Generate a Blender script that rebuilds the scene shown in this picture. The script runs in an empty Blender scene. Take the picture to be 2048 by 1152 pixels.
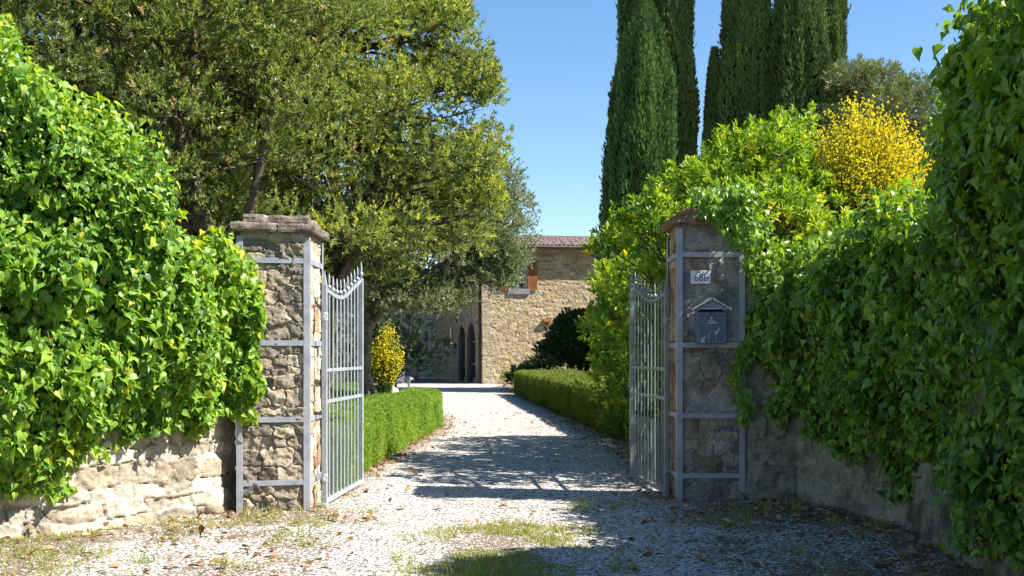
import bpy, math, random
import numpy as np
from mathutils import Vector, Matrix
random.seed(7)
RNG = np.random.default_rng(11)
SC = bpy.context.scene
COL = SC.collection

# ---------------------------------------------------------------- camera
cam_d = bpy.data.cameras.new('camera')
cam = bpy.data.objects.new('camera', cam_d)
COL.objects.link(cam)
cam.location = (0, 0, 1.6)
cam.rotation_euler = (math.radians(90), 0, 0)
cam_d.sensor_width = 36
cam_d.lens = 2229 / 2048 * 36
cam_d.shift_y = 130 / 2048
cam_d.clip_start = 0.1
cam_d.clip_end = 2000
SC.camera = cam

# ---------------------------------------------------------------- light
SUN = Vector((1.0, -0.20, 1.07)).normalized()
elev = math.asin(SUN.z)
w = bpy.data.worlds.new('World'); SC.world = w
w.use_nodes = True
nt = w.node_tree; nt.nodes.clear()
sky = nt.nodes.new('ShaderNodeTexSky'); sky.sky_type = 'NISHITA'; sky.sun_disc = False
sky.sun_elevation = elev; sky.sun_rotation = math.atan2(SUN.x, SUN.y)
sky.altitude = 300; sky.air_density = 1.0; sky.dust_density = 0.25; sky.ozone_density = 2.0
bg = nt.nodes.new('ShaderNodeBackground'); bg.inputs[1].default_value = 0.078
wo = nt.nodes.new('ShaderNodeOutputWorld')
hs = nt.nodes.new('ShaderNodeHueSaturation'); hs.inputs['Saturation'].default_value = 1.18; hs.inputs['Value'].default_value = 1.0
nt.links.new(sky.outputs[0], hs.inputs['Color']); nt.links.new(hs.outputs[0], bg.inputs[0]); nt.links.new(bg.outputs[0], wo.inputs[0])
sd = bpy.data.lights.new('sun', 'SUN'); sd.energy = 5.0; sd.angle = math.radians(0.5)
sd.color = (1.0, 0.93, 0.85)
so = bpy.data.objects.new('sun', sd); COL.objects.link(so)
so.rotation_euler = SUN.to_track_quat('Z', 'Y').to_euler(); so.location = (20, -5, 25)
SC.view_settings.view_transform = 'Standard'; SC.view_settings.look = 'None'
SC.view_settings.exposure = 1.4; SC.view_settings.gamma = 1
SC.cycles.max_bounces = 6; SC.cycles.diffuse_bounces = 3; SC.cycles.transmission_bounces = 4
SC.cycles.glossy_bounces = 2; SC.cycles.transparent_max_bounces = 4

# ---------------------------------------------------------------- noise
def _h(ix, iy, iz, seed):
    n = (ix * 374761393 + iy * 668265263 + iz * 2147483647 % 1442695041 + seed * 974634777) & 0xffffffff
    n = ((n ^ (n >> 13)) * 1274126177) & 0xffffffff
    n = n ^ (n >> 16)
    return (n & 0xffffff) / float(0xffffff)
def noise(x, y, z=0.0, seed=0):
    x, y, z = np.broadcast_arrays(np.asarray(x, float), np.asarray(y, float), np.asarray(z, float))
    fx, fy, fz = np.floor(x), np.floor(y), np.floor(z)
    ix, iy, iz = fx.astype(np.int64), fy.astype(np.int64), fz.astype(np.int64)
    tx, ty, tz = x - fx, y - fy, z - fz
    tx = tx * tx * (3 - 2 * tx); ty = ty * ty * (3 - 2 * ty); tz = tz * tz * (3 - 2 * tz)
    r = 0
    for dx in (0, 1):
        for dy in (0, 1):
            for dz in (0, 1):
                wgt = (tx if dx else 1 - tx) * (ty if dy else 1 - ty) * (tz if dz else 1 - tz)
                r = r + wgt * _h(ix + dx, iy + dy, iz + dz, seed)
    return r * 2 - 1
def fbm(x, y, z=0.0, seed=0, o=3):
    r, a = 0, 1.0
    for k in range(o):
        r = r + a * noise(np.asarray(x) * 2 ** k, np.asarray(y) * 2 ** k, np.asarray(z) * 2 ** k, seed + k * 17)
        a *= 0.5
    return r
def nrm(v):
    return v / (np.linalg.norm(v, axis=-1, keepdims=True) + 1e-9)
def sstep(a, b, x):
    t = np.clip((x - a) / (b - a), 0, 1); return t * t * (3 - 2 * t)

# ---------------------------------------------------------------- objects
def tag(o, label, cat=None, group=None, kind=None):
    if label: o['label'] = label
    if cat: o['category'] = cat
    if group: o['group'] = group
    if kind: o['kind'] = kind
    return o
def thing(name, label, cat, loc=(0, 0, 0), rz=0, group=None):
    o = bpy.data.objects.new(name, None); COL.objects.link(o)
    o.empty_display_size = 0.2
    o.location = loc; o.rotation_euler = (0, 0, rz)
    return tag(o, label, cat, group)
def link(name, me, mat=None, parent=None):
    o = bpy.data.objects.new(name, me); COL.objects.link(o)
    if mat is not None: me.materials.append(mat)
    if parent is not None: o.parent = parent
    return o
def npmesh(name, V, F, mat=None, parent=None, attrs=None, smooth=False, world=False):
    """V (n,3); F (m,k) uniform polygons, or a list of such arrays"""
    V = np.asarray(V, dtype=np.float32)
    if parent is not None and world:
        V = V - np.array(parent.location, dtype=np.float32)
    if not isinstance(F, (list, tuple)): F = [F]
    F = [np.asarray(f, dtype=np.int32) for f in F]
    me = bpy.data.meshes.new(name)
    me.vertices.add(len(V)); me.vertices.foreach_set('co', V.ravel())
    nl = sum(f.size for f in F); npoly = sum(len(f) for f in F)
    me.loops.add(nl); me.loops.foreach_set('vertex_index', np.concatenate([f.ravel() for f in F]))
    me.polygons.add(npoly)
    tot = np.concatenate([np.full(len(f), f.shape[1], np.int32) for f in F])
    st = np.concatenate([[0], np.cumsum(tot)[:-1]]).astype(np.int32)
    me.polygons.foreach_set('loop_start', st)
    me.polygons.foreach_set('use_smooth', np.full(npoly, smooth))
    me.update(calc_edges=True)
    for k, (dom, arr) in (attrs or {}).items():
        if arr.ndim == 1:
            a = me.attributes.new(k, 'FLOAT', dom); a.data.foreach_set('value', arr.astype(np.float32))
        else:
            c = np.ones((len(arr), 4), np.float32); c[:, :3] = arr
            a = me.attributes.new(k, 'FLOAT_COLOR', dom); a.data.foreach_set('color', c.ravel())
    me.validate(clean_customdata=False)
    return link(name, me, mat, parent)

class MB:
    def __init__(s): s.v = []; s.f = []
    def add(s, vs, fs):
        n = len(s.v); s.v += [tuple(p) for p in vs]; s.f += [tuple(i + n for i in f) for f in fs]; return s
    def box(s, x0, x1, y0, y1, z0, z1):
        v = [(x0,y0,z0),(x1,y0,z0),(x1,y1,z0),(x0,y1,z0),(x0,y0,z1),(x1,y0,z1),(x1,y1,z1),(x0,y1,z1)]
        return s.add(v, [(0,3,2,1),(4,5,6,7),(0,1,5,4),(1,2,6,5),(2,3,7,6),(3,0,4,7)])
    def obox(s, c, ax, ay, az):
        c, ax, ay, az = map(Vector, (c, ax, ay, az))
        v = [c + i*ax + j*ay + k*az for k in (-1,1) for (i,j) in ((-1,-1),(1,-1),(1,1),(-1,1))]
        return s.add(v, [(0,3,2,1),(4,5,6,7),(0,1,5,4),(1,2,6,5),(2,3,7,6),(3,0,4,7)])
    def tube(s, pts, rad, n=6, cap=True):
        pts = [Vector(p) for p in pts]
        rad = [float(q) for q in rad] if hasattr(rad, "__len__") else [float(rad)]*len(pts)
        v = []; f = []
        up = Vector((0.13, 0.97, 0.21))
        for i, p in enumerate(pts):
            d = (pts[min(i+1, len(pts)-1)] - pts[max(i-1, 0)])
            if d.length < 1e-7: d = Vector((0,0,1))
            d.normalize()
            a = d.cross(up)
            if a.length < 0.05: a = d.cross(Vector((1,0,0)))
            a.normalize(); b = d.cross(a)
            for k in range(n):
                t = 2*math.pi*k/n
                v.append(p + rad[i]*(math.cos(t)*a + math.sin(t)*b))
        for i in range(len(pts)-1):
            for k in range(n):
                k2 = (k+1) % n
                f.append((i*n+k, i*n+k2, (i+1)*n+k2, (i+1)*n+k))
        if cap:
            f.append(tuple(range(n))); f.append(tuple((len(pts)-1)*n+k for k in reversed(range(n))))
        return s.add(v, f)
    def lathe(s, prof, n=16, c=(0,0,0)):
        v = []; f = []
        for (r, z) in prof:
            for k in range(n):
                t = 2*math.pi*k/n; v.append((c[0]+r*math.cos(t), c[1]+r*math.sin(t), c[2]+z))
        for i in range(len(prof)-1):
            for k in range(n):
                k2 = (k+1) % n; f.append((i*n+k, i*n+k2, (i+1)*n+k2, (i+1)*n+k))
        f.append(tuple(reversed(range(n)))); f.append(tuple((len(prof)-1)*n+k for k in range(n)))
        return s.add(v, f)
    def prism(s, poly, y0, y1):
        n = len(poly)
        v = [(x, y0, z) for x, z in poly] + [(x, y1, z) for x, z in poly]
        f = [tuple(range(n)), tuple(reversed(range(n, 2*n)))]
        f += [(i, i+n, (i+1) % n + n, (i+1) % n) for i in range(n)]
        return s.add(v, f)
    def build(s, name, mat=None, parent=None, bevel=0, smooth=False, world=False):
        me = bpy.data.meshes.new(name)
        v = s.v
        if world and parent is not None:
            o = parent.location; v = [(a-o.x, b-o.y, c-o.z) for a, b, c in v]
        me.from_pydata(v, [], s.f); me.update()
        if smooth:
            me.polygons.foreach_set('use_smooth', [True]*len(me.polygons))
        o = link(name, me, mat, parent)
        if bevel:
            m = o.modifiers.new('bevel', 'BEVEL'); m.width = bevel; m.segments = 2; m.limit_method = 'ANGLE'
        return o
def kids(o): return [c for c in COL.objects if c.parent == o]
def copy_tree(o, parent=None):
    c = o.copy(); COL.objects.link(c)
    if parent is not None: c.parent = parent
    for k in kids(o): copy_tree(k, c)
    return c

# ---------------------------------------------------------------- materials
def newmat(name):
    m = bpy.data.materials.new(name); m.use_nodes = True
    n = m.node_tree; n.nodes.clear()
    out = n.nodes.new('ShaderNodeOutputMaterial')
    return m, n, out
def N(n, t, **kw):
    x = n.nodes.new(t)
    for k, v in kw.items():
        if k.startswith('_'): x.inputs[k[1:].replace('_', ' ')].default_value = v
        else: setattr(x, k, v)
    return x
def ramp(n, cols, pos=None):
    r = n.nodes.new('ShaderNodeValToRGB'); e = r.color_ramp.elements
    pos = pos or [i/(len(cols)-1) for i in range(len(cols))]
    while len(e) < len(cols): e.new(0.5)
    for i, (p, c) in enumerate(zip(pos, cols)):
        e[i].position = p; e[i].color = (*c, 1)
    return r
def leaf_mat(name, cols, pos=None, rough=0.45, trans=0.3, tcol=(1.5, 1.5, 0.5), spec=0.4, var=0.25):
    m, n, out = newmat(name)
    at = N(n, 'ShaderNodeAttribute', attribute_name='rnd')
    r = ramp(n, cols, pos); n.links.new(at.outputs['Fac'], r.inputs[0])
    p = N(n, 'ShaderNodeBsdfPrincipled', _Roughness=rough); p.inputs['Specular IOR Level'].default_value = spec
    n.links.new(r.outputs[0], p.inputs['Base Color'])
    mul = N(n, 'ShaderNodeMix', data_type='RGBA', blend_type='MULTIPLY'); mul.inputs[0].default_value = 1
    n.links.new(r.outputs[0], mul.inputs[6]); mul.inputs[7].default_value = (*tcol, 1)
    t = N(n, 'ShaderNodeBsdfTranslucent'); n.links.new(mul.outputs[2], t.inputs[0])
    mx = N(n, 'ShaderNodeMixShader'); mx.inputs[0].default_value = trans
    n.links.new(p.outputs[0], mx.inputs[1]); n.links.new(t.outputs[0], mx.inputs[2])
    n.links.new(mx.outputs[0], out.inputs[0])
    return m
def simple(name, col, rough=0.6, metal=0.0, nscale=8, namt=0.15, bump=0.0, bscale=60, spec=0.5, col2=None):
    m, n, out = newmat(name)
    tc = N(n, 'ShaderNodeTexCoord')
    nz = N(n, 'ShaderNodeTexNoise', _Scale=nscale, _Detail=6.0, _Roughness=0.65)
    n.links.new(tc.outputs['Object'], nz.inputs['Vector'])
    c2 = col2 or tuple(c*(1-namt*2) for c in col)
    r = ramp(n, [c2, col], [0.35, 0.65]); n.links.new(nz.outputs['Fac'], r.inputs[0])
    p = N(n, 'ShaderNodeBsdfPrincipled', _Roughness=rough, _Metallic=metal)
    p.inputs['Specular IOR Level'].default_value = spec
    n.links.new(r.outputs[0], p.inputs['Base Color'])
    if bump:
        b = N(n, 'ShaderNodeBump', _Strength=bump, _Distance=0.01)
        n2 = N(n, 'ShaderNodeTexNoise', _Scale=bscale, _Detail=5.0); n.links.new(tc.outputs['Object'], n2.inputs['Vector'])
        n.links.new(n2.outputs['Fac'], b.inputs['Height']); n.links.new(b.outputs[0], p.inputs['Normal'])
    n.links.new(p.outputs[0], out.inputs[0])
    return m
def painted(name, col, rust=0.5, rough=0.42, metal=0.0, dull=0.75):
    m, n, out = newmat(name)
    tc = N(n, 'ShaderNodeTexCoord')
    n1 = N(n, 'ShaderNodeTexNoise', _Scale=5.0, _Detail=8.0, _Roughness=0.7); n.links.new(tc.outputs['Object'], n1.inputs['Vector'])
    r1 = ramp(n, [tuple(c*dull for c in col), col, tuple(min(1, c*1.12) for c in col)], [0.35, 0.52, 0.7]); n.links.new(n1.outputs['Fac'], r1.inputs[0])
    n2 = N(n, 'ShaderNodeTexNoise', _Scale=17.0, _Detail=9.0, _Roughness=0.75); n.links.new(tc.outputs['Object'], n2.inputs['Vector'])
    r2 = ramp(n, [(0,0,0), (1,1,1)], [0.64, 0.70]); n.links.new(n2.outputs['Fac'], r2.inputs[0])
    ml = N(n, 'ShaderNodeMath', operation='MULTIPLY'); ml.inputs[1].default_value = rust; n.links.new(r2.outputs[0], ml.inputs[0])
    mx = N(n, 'ShaderNodeMix', data_type='RGBA'); n.links.new(ml.outputs[0], mx.inputs[0]); n.links.new(r1.outputs[0], mx.inputs[6]); mx.inputs[7].default_value = (0.17, 0.095, 0.055, 1)
    p = N(n, 'ShaderNodeBsdfPrincipled', _Roughness=rough, _Metallic=metal); n.links.new(mx.outputs[2], p.inputs['Base Color'])
    b = N(n, 'ShaderNodeBump', _Strength=0.2, _Distance=0.004); n.links.new(n2.outputs['Fac'], b.inputs['Height']); n.links.new(b.outputs[0], p.inputs['Normal'])
    n.links.new(p.outputs[0], out.inputs[0]); return m
def stone_mat(name, lichen=0.0, fine=45, bump=0.6, dark=0.0):
    """masonry: own colours in the mesh ('Col'), finer grain, pits and lichen from noise"""
    m, n, out = newmat(name)
    tc = N(n, 'ShaderNodeTexCoord')
    at = N(n, 'ShaderNodeAttribute', attribute_name='Col')
    nz = N(n, 'ShaderNodeTexNoise', _Scale=float(fine), _Detail=8.0, _Roughness=0.7)
    n.links.new(tc.outputs['Object'], nz.inputs['Vector'])
    mr = N(n, 'ShaderNodeMapRange'); mr.inputs[1].default_value = 0.3; mr.inputs[2].default_value = 0.7
    mr.inputs[3].default_value = 0.62; mr.inputs[4].default_value = 1.3
    n.links.new(nz.outputs['Fac'], mr.inputs[0])
    mul = N(n, 'ShaderNodeVectorMath', operation='SCALE')
    n.links.new(at.outputs['Color'], mul.inputs[0]); n.links.new(mr.outputs[0], mul.inputs['Scale'])
    col = mul.outputs[0]
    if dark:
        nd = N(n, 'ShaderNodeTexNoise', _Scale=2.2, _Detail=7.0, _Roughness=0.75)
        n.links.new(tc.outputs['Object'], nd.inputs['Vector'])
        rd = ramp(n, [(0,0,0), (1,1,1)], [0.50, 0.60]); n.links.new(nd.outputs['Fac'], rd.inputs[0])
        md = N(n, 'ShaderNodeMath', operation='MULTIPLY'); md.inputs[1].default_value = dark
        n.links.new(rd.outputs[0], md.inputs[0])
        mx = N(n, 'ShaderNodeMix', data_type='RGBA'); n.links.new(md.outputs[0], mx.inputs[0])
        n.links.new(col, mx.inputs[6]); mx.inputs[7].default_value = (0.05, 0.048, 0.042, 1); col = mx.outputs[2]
    if lichen:
        nl = N(n, 'ShaderNodeTexNoise', _Scale=75.0, _Detail=3.0, _Roughness=0.6)
        n.links.new(tc.outputs['Object'], nl.inputs['Vector'])
        nl2 = N(n, 'ShaderNodeTexNoise', _Scale=6.0, _Detail=2.0); n.links.new(tc.outputs['Object'], nl2.inputs['Vector'])
        ad = N(n, 'ShaderNodeMath', operation='ADD'); n.links.new(nl.outputs['Fac'], ad.inputs[0])
        sc = N(n, 'ShaderNodeMath', operation='MULTIPLY'); sc.inputs[1].default_value = 0.35
        n.links.new(nl2.outputs['Fac'], sc.inputs[0]); n.links.new(sc.outputs[0], ad.inputs[1])
        rl = ramp(n, [(0,0,0), (1,1,1)], [0.80, 0.86]); n.links.new(ad.outputs[0], rl.inputs[0])
        ml = N(n, 'ShaderNodeMath', operation='MULTIPLY'); ml.inputs[1].default_value = lichen
        n.links.new(rl.outputs[0], ml.inputs[0])
        mx = N(n, 'ShaderNodeMix', data_type='RGBA'); n.links.new(ml.outputs[0], mx.inputs[0])
        n.links.new(col, mx.inputs[6]); mx.inputs[7].default_value = (0.55, 0.54, 0.5, 1); col = mx.outputs[2]
    p = N(n, 'ShaderNodeBsdfPrincipled', _Roughness=0.92); p.inputs['Specular IOR Level'].default_value = 0.2
    n.links.new(col, p.inputs['Base Color'])
    b = N(n, 'ShaderNodeBump', _Strength=bump, _Distance=0.02); n.links.new(nz.outputs['Fac'], b.inputs['Height'])
    n.links.new(b.outputs[0], p.inputs['Normal']); n.links.new(p.outputs[0], out.inputs[0])
    return m
def gravel_mat():
    m, n, out = newmat('gravel')
    tc = N(n, 'ShaderNodeTexCoord')
    v1 = N(n, 'ShaderNodeTexVoronoi', _Scale=55.0); n.links.new(tc.outputs['Object'], v1.inputs['Vector'])
    v2 = N(n, 'ShaderNodeTexVoronoi', _Scale=34.0); n.links.new(tc.outputs['Object'], v2.inputs['Vector'])
    g1 = ramp(n, [(0.27,0.255,0.23), (0.47,0.455,0.42), (0.58,0.565,0.53), (0.72,0.705,0.67)], [0.0, 0.22, 0.6, 1.0])
    n.links.new(v1.outputs['Color'], g1.inputs[0])
    g2 = ramp(n, [(0.5,0.49,0.46), (1,1,1)], [0.1, 0.5]); n.links.new(v2.outputs['Color'], g2.inputs[0])
    mul = N(n, 'ShaderNodeMix', data_type='RGBA', blend_type='MULTIPLY'); mul.inputs[0].default_value = 0.75
    gp = ramp(n, [(1,1,1), (1,1,1), (0.20,0.175,0.14)], [0.0, 0.50, 0.78]); n.links.new(v2.outputs['Distance'], gp.inputs[0])  # gaps between stones darkened: soil colour plus painted crevice shade
    mg = N(n, 'ShaderNodeMix', data_type='RGBA', blend_type='MULTIPLY'); mg.inputs[0].default_value = 1.0
    n.links.new(g1.outputs[0], mg.inputs[6]); n.links.new(gp.outputs[0], mg.inputs[7])
    n.links.new(mg.outputs[2], mul.inputs[6]); n.links.new(g2.outputs[0], mul.inputs[7])
    nd = N(n, 'ShaderNodeTexNoise', _Scale=30.0, _Detail=6.0, _Roughness=0.7); n.links.new(tc.outputs['Object'], nd.inputs['Vector'])
    d = ramp(n, [(0.09,0.065,0.042), (0.30,0.24,0.165)], [0.35, 0.7]); n.links.new(nd.outputs['Fac'], d.inputs[0])
    at = N(n, 'ShaderNodeAttribute', attribute_name='dirt')
    # dirt shows between the stones: threshold of a per-stone random number against the dirt share
    sep = N(n, 'ShaderNodeSeparateColor'); n.links.new(v2.outputs['Color'], sep.inputs[0])
    sep1 = N(n, 'ShaderNodeSeparateColor'); n.links.new(v1.outputs['Color'], sep1.inputs[0])
    av = N(n, 'ShaderNodeMath', operation='ADD'); n.links.new(sep.outputs[1], av.inputs[0]); n.links.new(sep1.outputs[2], av.inputs[1])
    hv = N(n, 'ShaderNodeMath', operation='MULTIPLY'); n.links.new(av.outputs[0], hv.inputs[0]); hv.inputs[1].default_value = 0.5
    sub = N(n, 'ShaderNodeMath', operation='SUBTRACT'); n.links.new(at.outputs['Fac'], sub.inputs[0]); n.links.new(hv.outputs[0], sub.inputs[1])
    sh = N(n, 'ShaderNodeMath', operation='MULTIPLY_ADD'); n.links.new(sub.outputs[0], sh.inputs[0]); sh.inputs[1].default_value = 8.0; sh.inputs[2].default_value = 0.5
    sh.use_clamp = True
    mx = N(n, 'ShaderNodeMix', data_type='RGBA'); n.links.new(sh.outputs[0], mx.inputs[0])
    n.links.new(mul.outputs[2], mx.inputs[6]); n.links.new(d.outputs[0], mx.inputs[7])
    p = N(n, 'ShaderNodeBsdfPrincipled', _Roughness=0.95); p.inputs['Specular IOR Level'].default_value = 0.15
    n.links.new(mx.outputs[2], p.inputs['Base Color'])
    b = N(n, 'ShaderNodeBump', _Strength=0.75, _Distance=0.012, invert=True); n.links.new(v1.outputs['Distance'], b.inputs['Height'])
    b2 = N(n, 'ShaderNodeBump', _Strength=0.5, _Distance=0.03, invert=True); n.links.new(v2.outputs['Distance'], b2.inputs['Height'])
    n.links.new(b.outputs[0], b2.inputs['Normal'])
    n.links.new(b2.outputs[0], p.inputs['Normal']); n.links.new(p.outputs[0], out.inputs[0])
    return m
def attrcol_mat(name, rough=0.9, trans=0.0):
    m, n, out = newmat(name)
    at = N(n, 'ShaderNodeAttribute', attribute_name='Col')
    p = N(n, 'ShaderNodeBsdfPrincipled', _Roughness=rough); p.inputs['Specular IOR Level'].default_value = 0.2
    n.links.new(at.outputs['Color'], p.inputs['Base Color']); n.links.new(p.outputs[0], out.inputs[0])
    return m

M = dict(
    ivy = leaf_mat('ivy_leaf', [(0.05,0.13,0.02), (0.115,0.25,0.03), (0.20,0.36,0.035), (0.34,0.47,0.05), (0.50,0.46,0.04)], [0,0.3,0.65,0.93,1.0], 0.44, 0.40, (2.0,1.7,0.35), 0.4),
    ivyshade = leaf_mat('ivy_leaf_shaded', [(0.045,0.115,0.022), (0.105,0.215,0.028), (0.18,0.32,0.035), (0.30,0.43,0.045)], [0,0.3,0.7,1.0], 0.36, 0.34, (1.9,1.7,0.4), 0.45),  # shaded copy of the ivy leaf, shade darkened into its colours
    oak = leaf_mat('evergreen_leaf', [(0.085,0.12,0.045), (0.165,0.21,0.06), (0.26,0.31,0.075), (0.50,0.52,0.08), (0.42,0.31,0.16)], [0,0.35,0.7,0.93,1.0], 0.42, 0.34, (1.45,1.5,0.5), 0.5),
    olive = leaf_mat('olive_leaf', [(0.13,0.16,0.08), (0.23,0.27,0.14), (0.36,0.40,0.24)], None, 0.5, 0.2, (1.4,1.4,0.7), 0.35),
    cypress = leaf_mat('cypress_leaf', [(0.04,0.09,0.032), (0.095,0.18,0.05), (0.17,0.28,0.07)], None, 0.65, 0.12, (1.4,1.4,0.6), 0.2),
    cypress2 = leaf_mat('cypress_leaf_olive', [(0.05,0.085,0.03), (0.11,0.165,0.05), (0.19,0.26,0.075)], None, 0.65, 0.12, (1.4,1.4,0.6), 0.2),
    pine = leaf_mat('pine_needle', [(0.12,0.15,0.07), (0.24,0.28,0.12), (0.40,0.43,0.20)], None, 0.6, 0.12, (1.3,1.3,0.6), 0.25),
    laurel = leaf_mat('shrub_leaf', [(0.06,0.13,0.018), (0.14,0.26,0.028), (0.27,0.40,0.035), (0.46,0.50,0.045), (0.66,0.56,0.04)], [0,0.35,0.7,0.965,0.985], 0.48, 0.36, (1.7,1.6,0.4), 0.45),
    dark = leaf_mat('dark_leaf', [(0.018,0.042,0.012), (0.04,0.085,0.02), (0.07,0.13,0.03)], None, 0.45, 0.2, (1.6,1.5,0.5), 0.4),
    hedge = leaf_mat('box_hedge_leaf', [(0.10,0.18,0.022), (0.18,0.30,0.03), (0.28,0.40,0.04)], None, 0.5, 0.3, (1.6,1.5,0.4), 0.3),
    hedge2 = leaf_mat('box_hedge_leaf_dull', [(0.09,0.13,0.025), (0.16,0.21,0.035), (0.25,0.30,0.045)], None, 0.5, 0.3, (1.6,1.5,0.4), 0.3),
    broomg = leaf_mat('broom_stem', [(0.04,0.085,0.02), (0.10,0.17,0.035)], None, 0.5, 0.15, (1.5,1.5,0.5), 0.3),
    broomy = leaf_mat('broom_flower', [(0.75,0.60,0.015), (0.85,0.72,0.02), (0.85,0.74,0.05)], None, 0.6, 0.35, (1.1,1.1,0.6), 0.2),
    grass = leaf_mat('grass_blade', [(0.42,0.36,0.15), (0.36,0.34,0.10), (0.20,0.27,0.05), (0.28,0.36,0.07)], None, 0.5, 0.35, (1.5,1.5,0.6), 0.25),
    litter = leaf_mat('dry_leaf', [(0.10,0.05,0.025), (0.24,0.12,0.05), (0.38,0.22,0.10), (0.45,0.33,0.18)], None, 0.7, 0.2, (1.3,1.1,0.8), 0.2),
    core = simple('dark_core_shade', (0.02,0.028,0.01), 0.95, nscale=12, spec=0.1),  # near-black: shade inside the foliage put into the colour
    bark = simple('bark', (0.16,0.125,0.09), 0.95, nscale=9, namt=0.32, bump=1.0, bscale=30, spec=0.15),
    barkolive = simple('olive_bark', (0.22,0.19,0.15), 0.95, nscale=7, namt=0.36, bump=1.0, bscale=22, spec=0.15),
    stem = simple('vine_stem', (0.16,0.13,0.07), 0.9),
    st_l = stone_mat('rubble_stone', 0.55, 48, 0.8),
    st_w = stone_mat('washed_stone', 0.12, 36, 0.7),
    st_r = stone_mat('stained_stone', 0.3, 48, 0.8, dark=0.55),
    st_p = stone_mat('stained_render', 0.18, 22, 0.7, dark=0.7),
    st_h = stone_mat('house_stone', 0.0, 9, 0.5),
    cap = stone_mat('cap_stone', 0.9, 30, 0.9),
    frame = painted('grey_painted_iron', (0.30,0.315,0.35), 0.55),
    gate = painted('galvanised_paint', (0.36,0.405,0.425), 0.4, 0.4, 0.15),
    gate2 = painted('shaded_galvanised_paint', (0.20,0.235,0.235), 0.5, 0.42, 0.15),  # darker copy of the gate paint: shade on the right leaf put in
    mesh = simple('wire', (0.36,0.40,0.42), 0.4, metal=0.5),
    box = simple('mailbox_enamel', (0.10,0.125,0.18), 0.38, nscale=30, namt=0.12, bump=0.15, bscale=120),
    boxroof = simple('mailbox_roof_paint', (0.44,0.44,0.48), 0.45, nscale=30, namt=0.1, bump=0.1),
    black = simple('black_slot_fill', (0.008,0.008,0.01), 0.8),
    relief = simple('embossed_enamel', (0.24,0.29,0.38), 0.35),
    white = simple('white_print', (0.82,0.82,0.82), 0.5, namt=0.02),
    plate = simple('white_tile', (0.62,0.66,0.70), 0.3, nscale=25, namt=0.06),
    ink = simple('black_print', (0.025,0.03,0.045), 0.5),
    cord = simple('green_cord', (0.01,0.16,0.11), 0.5),
    steel = simple('brushed_steel', (0.55,0.56,0.58), 0.3, metal=0.8, namt=0.05),
    glassw = simple('lamp_glass', (0.55,0.56,0.54), 0.2, namt=0.02),
    shutter = simple('shutter_wood', (0.36,0.135,0.045), 0.55, nscale=6, namt=0.12),
    pane = simple('window_glass', (0.10,0.12,0.15), 0.08, namt=0.1, spec=1.0),
    doorglass = simple('door_glass', (0.03,0.03,0.028), 0.12, namt=0.2, spec=0.6),
    wframe = simple('window_paint', (0.58,0.60,0.60), 0.5, namt=0.05),
    iron = simple('dark_iron', (0.06,0.065,0.075), 0.5, nscale=6),
    greywood = simple('grey_door_paint', (0.17,0.18,0.17), 0.6, nscale=6),
    rust = simple('rusty_pipe', (0.10,0.055,0.035), 0.8, nscale=4, namt=0.3),
    gutter = simple('copper_gutter', (0.12,0.075,0.06), 0.5, nscale=4),
    cornice = simple('cornice_plaster', (0.34,0.27,0.19), 0.9, nscale=3, namt=0.12),
    sill = simple('grey_sill_stone', (0.27,0.28,0.29), 0.9, nscale=8, bump=0.4),
    tile = attrcol_mat('roof_clay', 0.9),
    brick = simple('reveal_brick', (0.30,0.14,0.08), 0.9, nscale=9, namt=0.2),
    terra = simple('terracotta', (0.36,0.15,0.07), 0.8, nscale=9),
    gravel = gravel_mat(),
    soil = simple('garden_soil', (0.13,0.095,0.06), 0.95, nscale=3.5, namt=0.3, bump=0.8, bscale=25, col2=(0.06,0.075,0.025)),
    pebble = attrcol_mat('pebble_stone', 0.85),
    purple = leaf_mat('purple_petal', [(0.45,0.16,0.5), (0.6,0.3,0.6)], None, 0.6, 0.3, (1,1,1), 0.2),
)

# ---------------------------------------------------------------- leaves
T_BLADE = (np.array([(0,0,0),(.5,.45,.10),(0,1,-.04),(-.5,.45,.10)]), np.array([(0,1,2),(0,2,3)]))
T_LAUREL = (np.array([(0,0,0),(.42,.28,.09),(.46,.66,.07),(0,1,-.10),(-.46,.66,.07),(-.42,.28,.09),(0,.5,0)]),
            np.array([(0,1,6),(1,2,6),(2,3,6),(3,4,6),(4,5,6),(5,0,6)]))
T_IVY = (np.array([(0,0,0),(.24,-.13,.06),(.50,.10,.17),(.42,.38,.11),(.20,.68,-.04),(0,1.05,-.34),
                   (-.20,.68,-.04),(-.42,.38,.11),(-.50,.10,.17),(-.24,-.13,.06),(0,.42,-.03)]),
         np.array([(0,1,2),(0,2,10),(10,2,3),(10,3,4),(10,4,5),(10,5,6),(10,6,7),(10,7,8),(10,8,0),(0,8,9)]))
T_GRASS = (np.array([(-.5,0,0),(.5,0,0),(.35,.55,.10),(0,1,.38),(-.35,.55,.10)]), np.array([(0,1,2),(0,2,4),(4,2,3)]))
T_FLOWER = (np.array([(0,0,0),(.5,.3,.2),(.25,.9,-.1),(-.3,.8,.25),(-.5,.3,-.2)]), np.array([(0,1,2),(0,2,3),(0,3,4)]))
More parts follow.
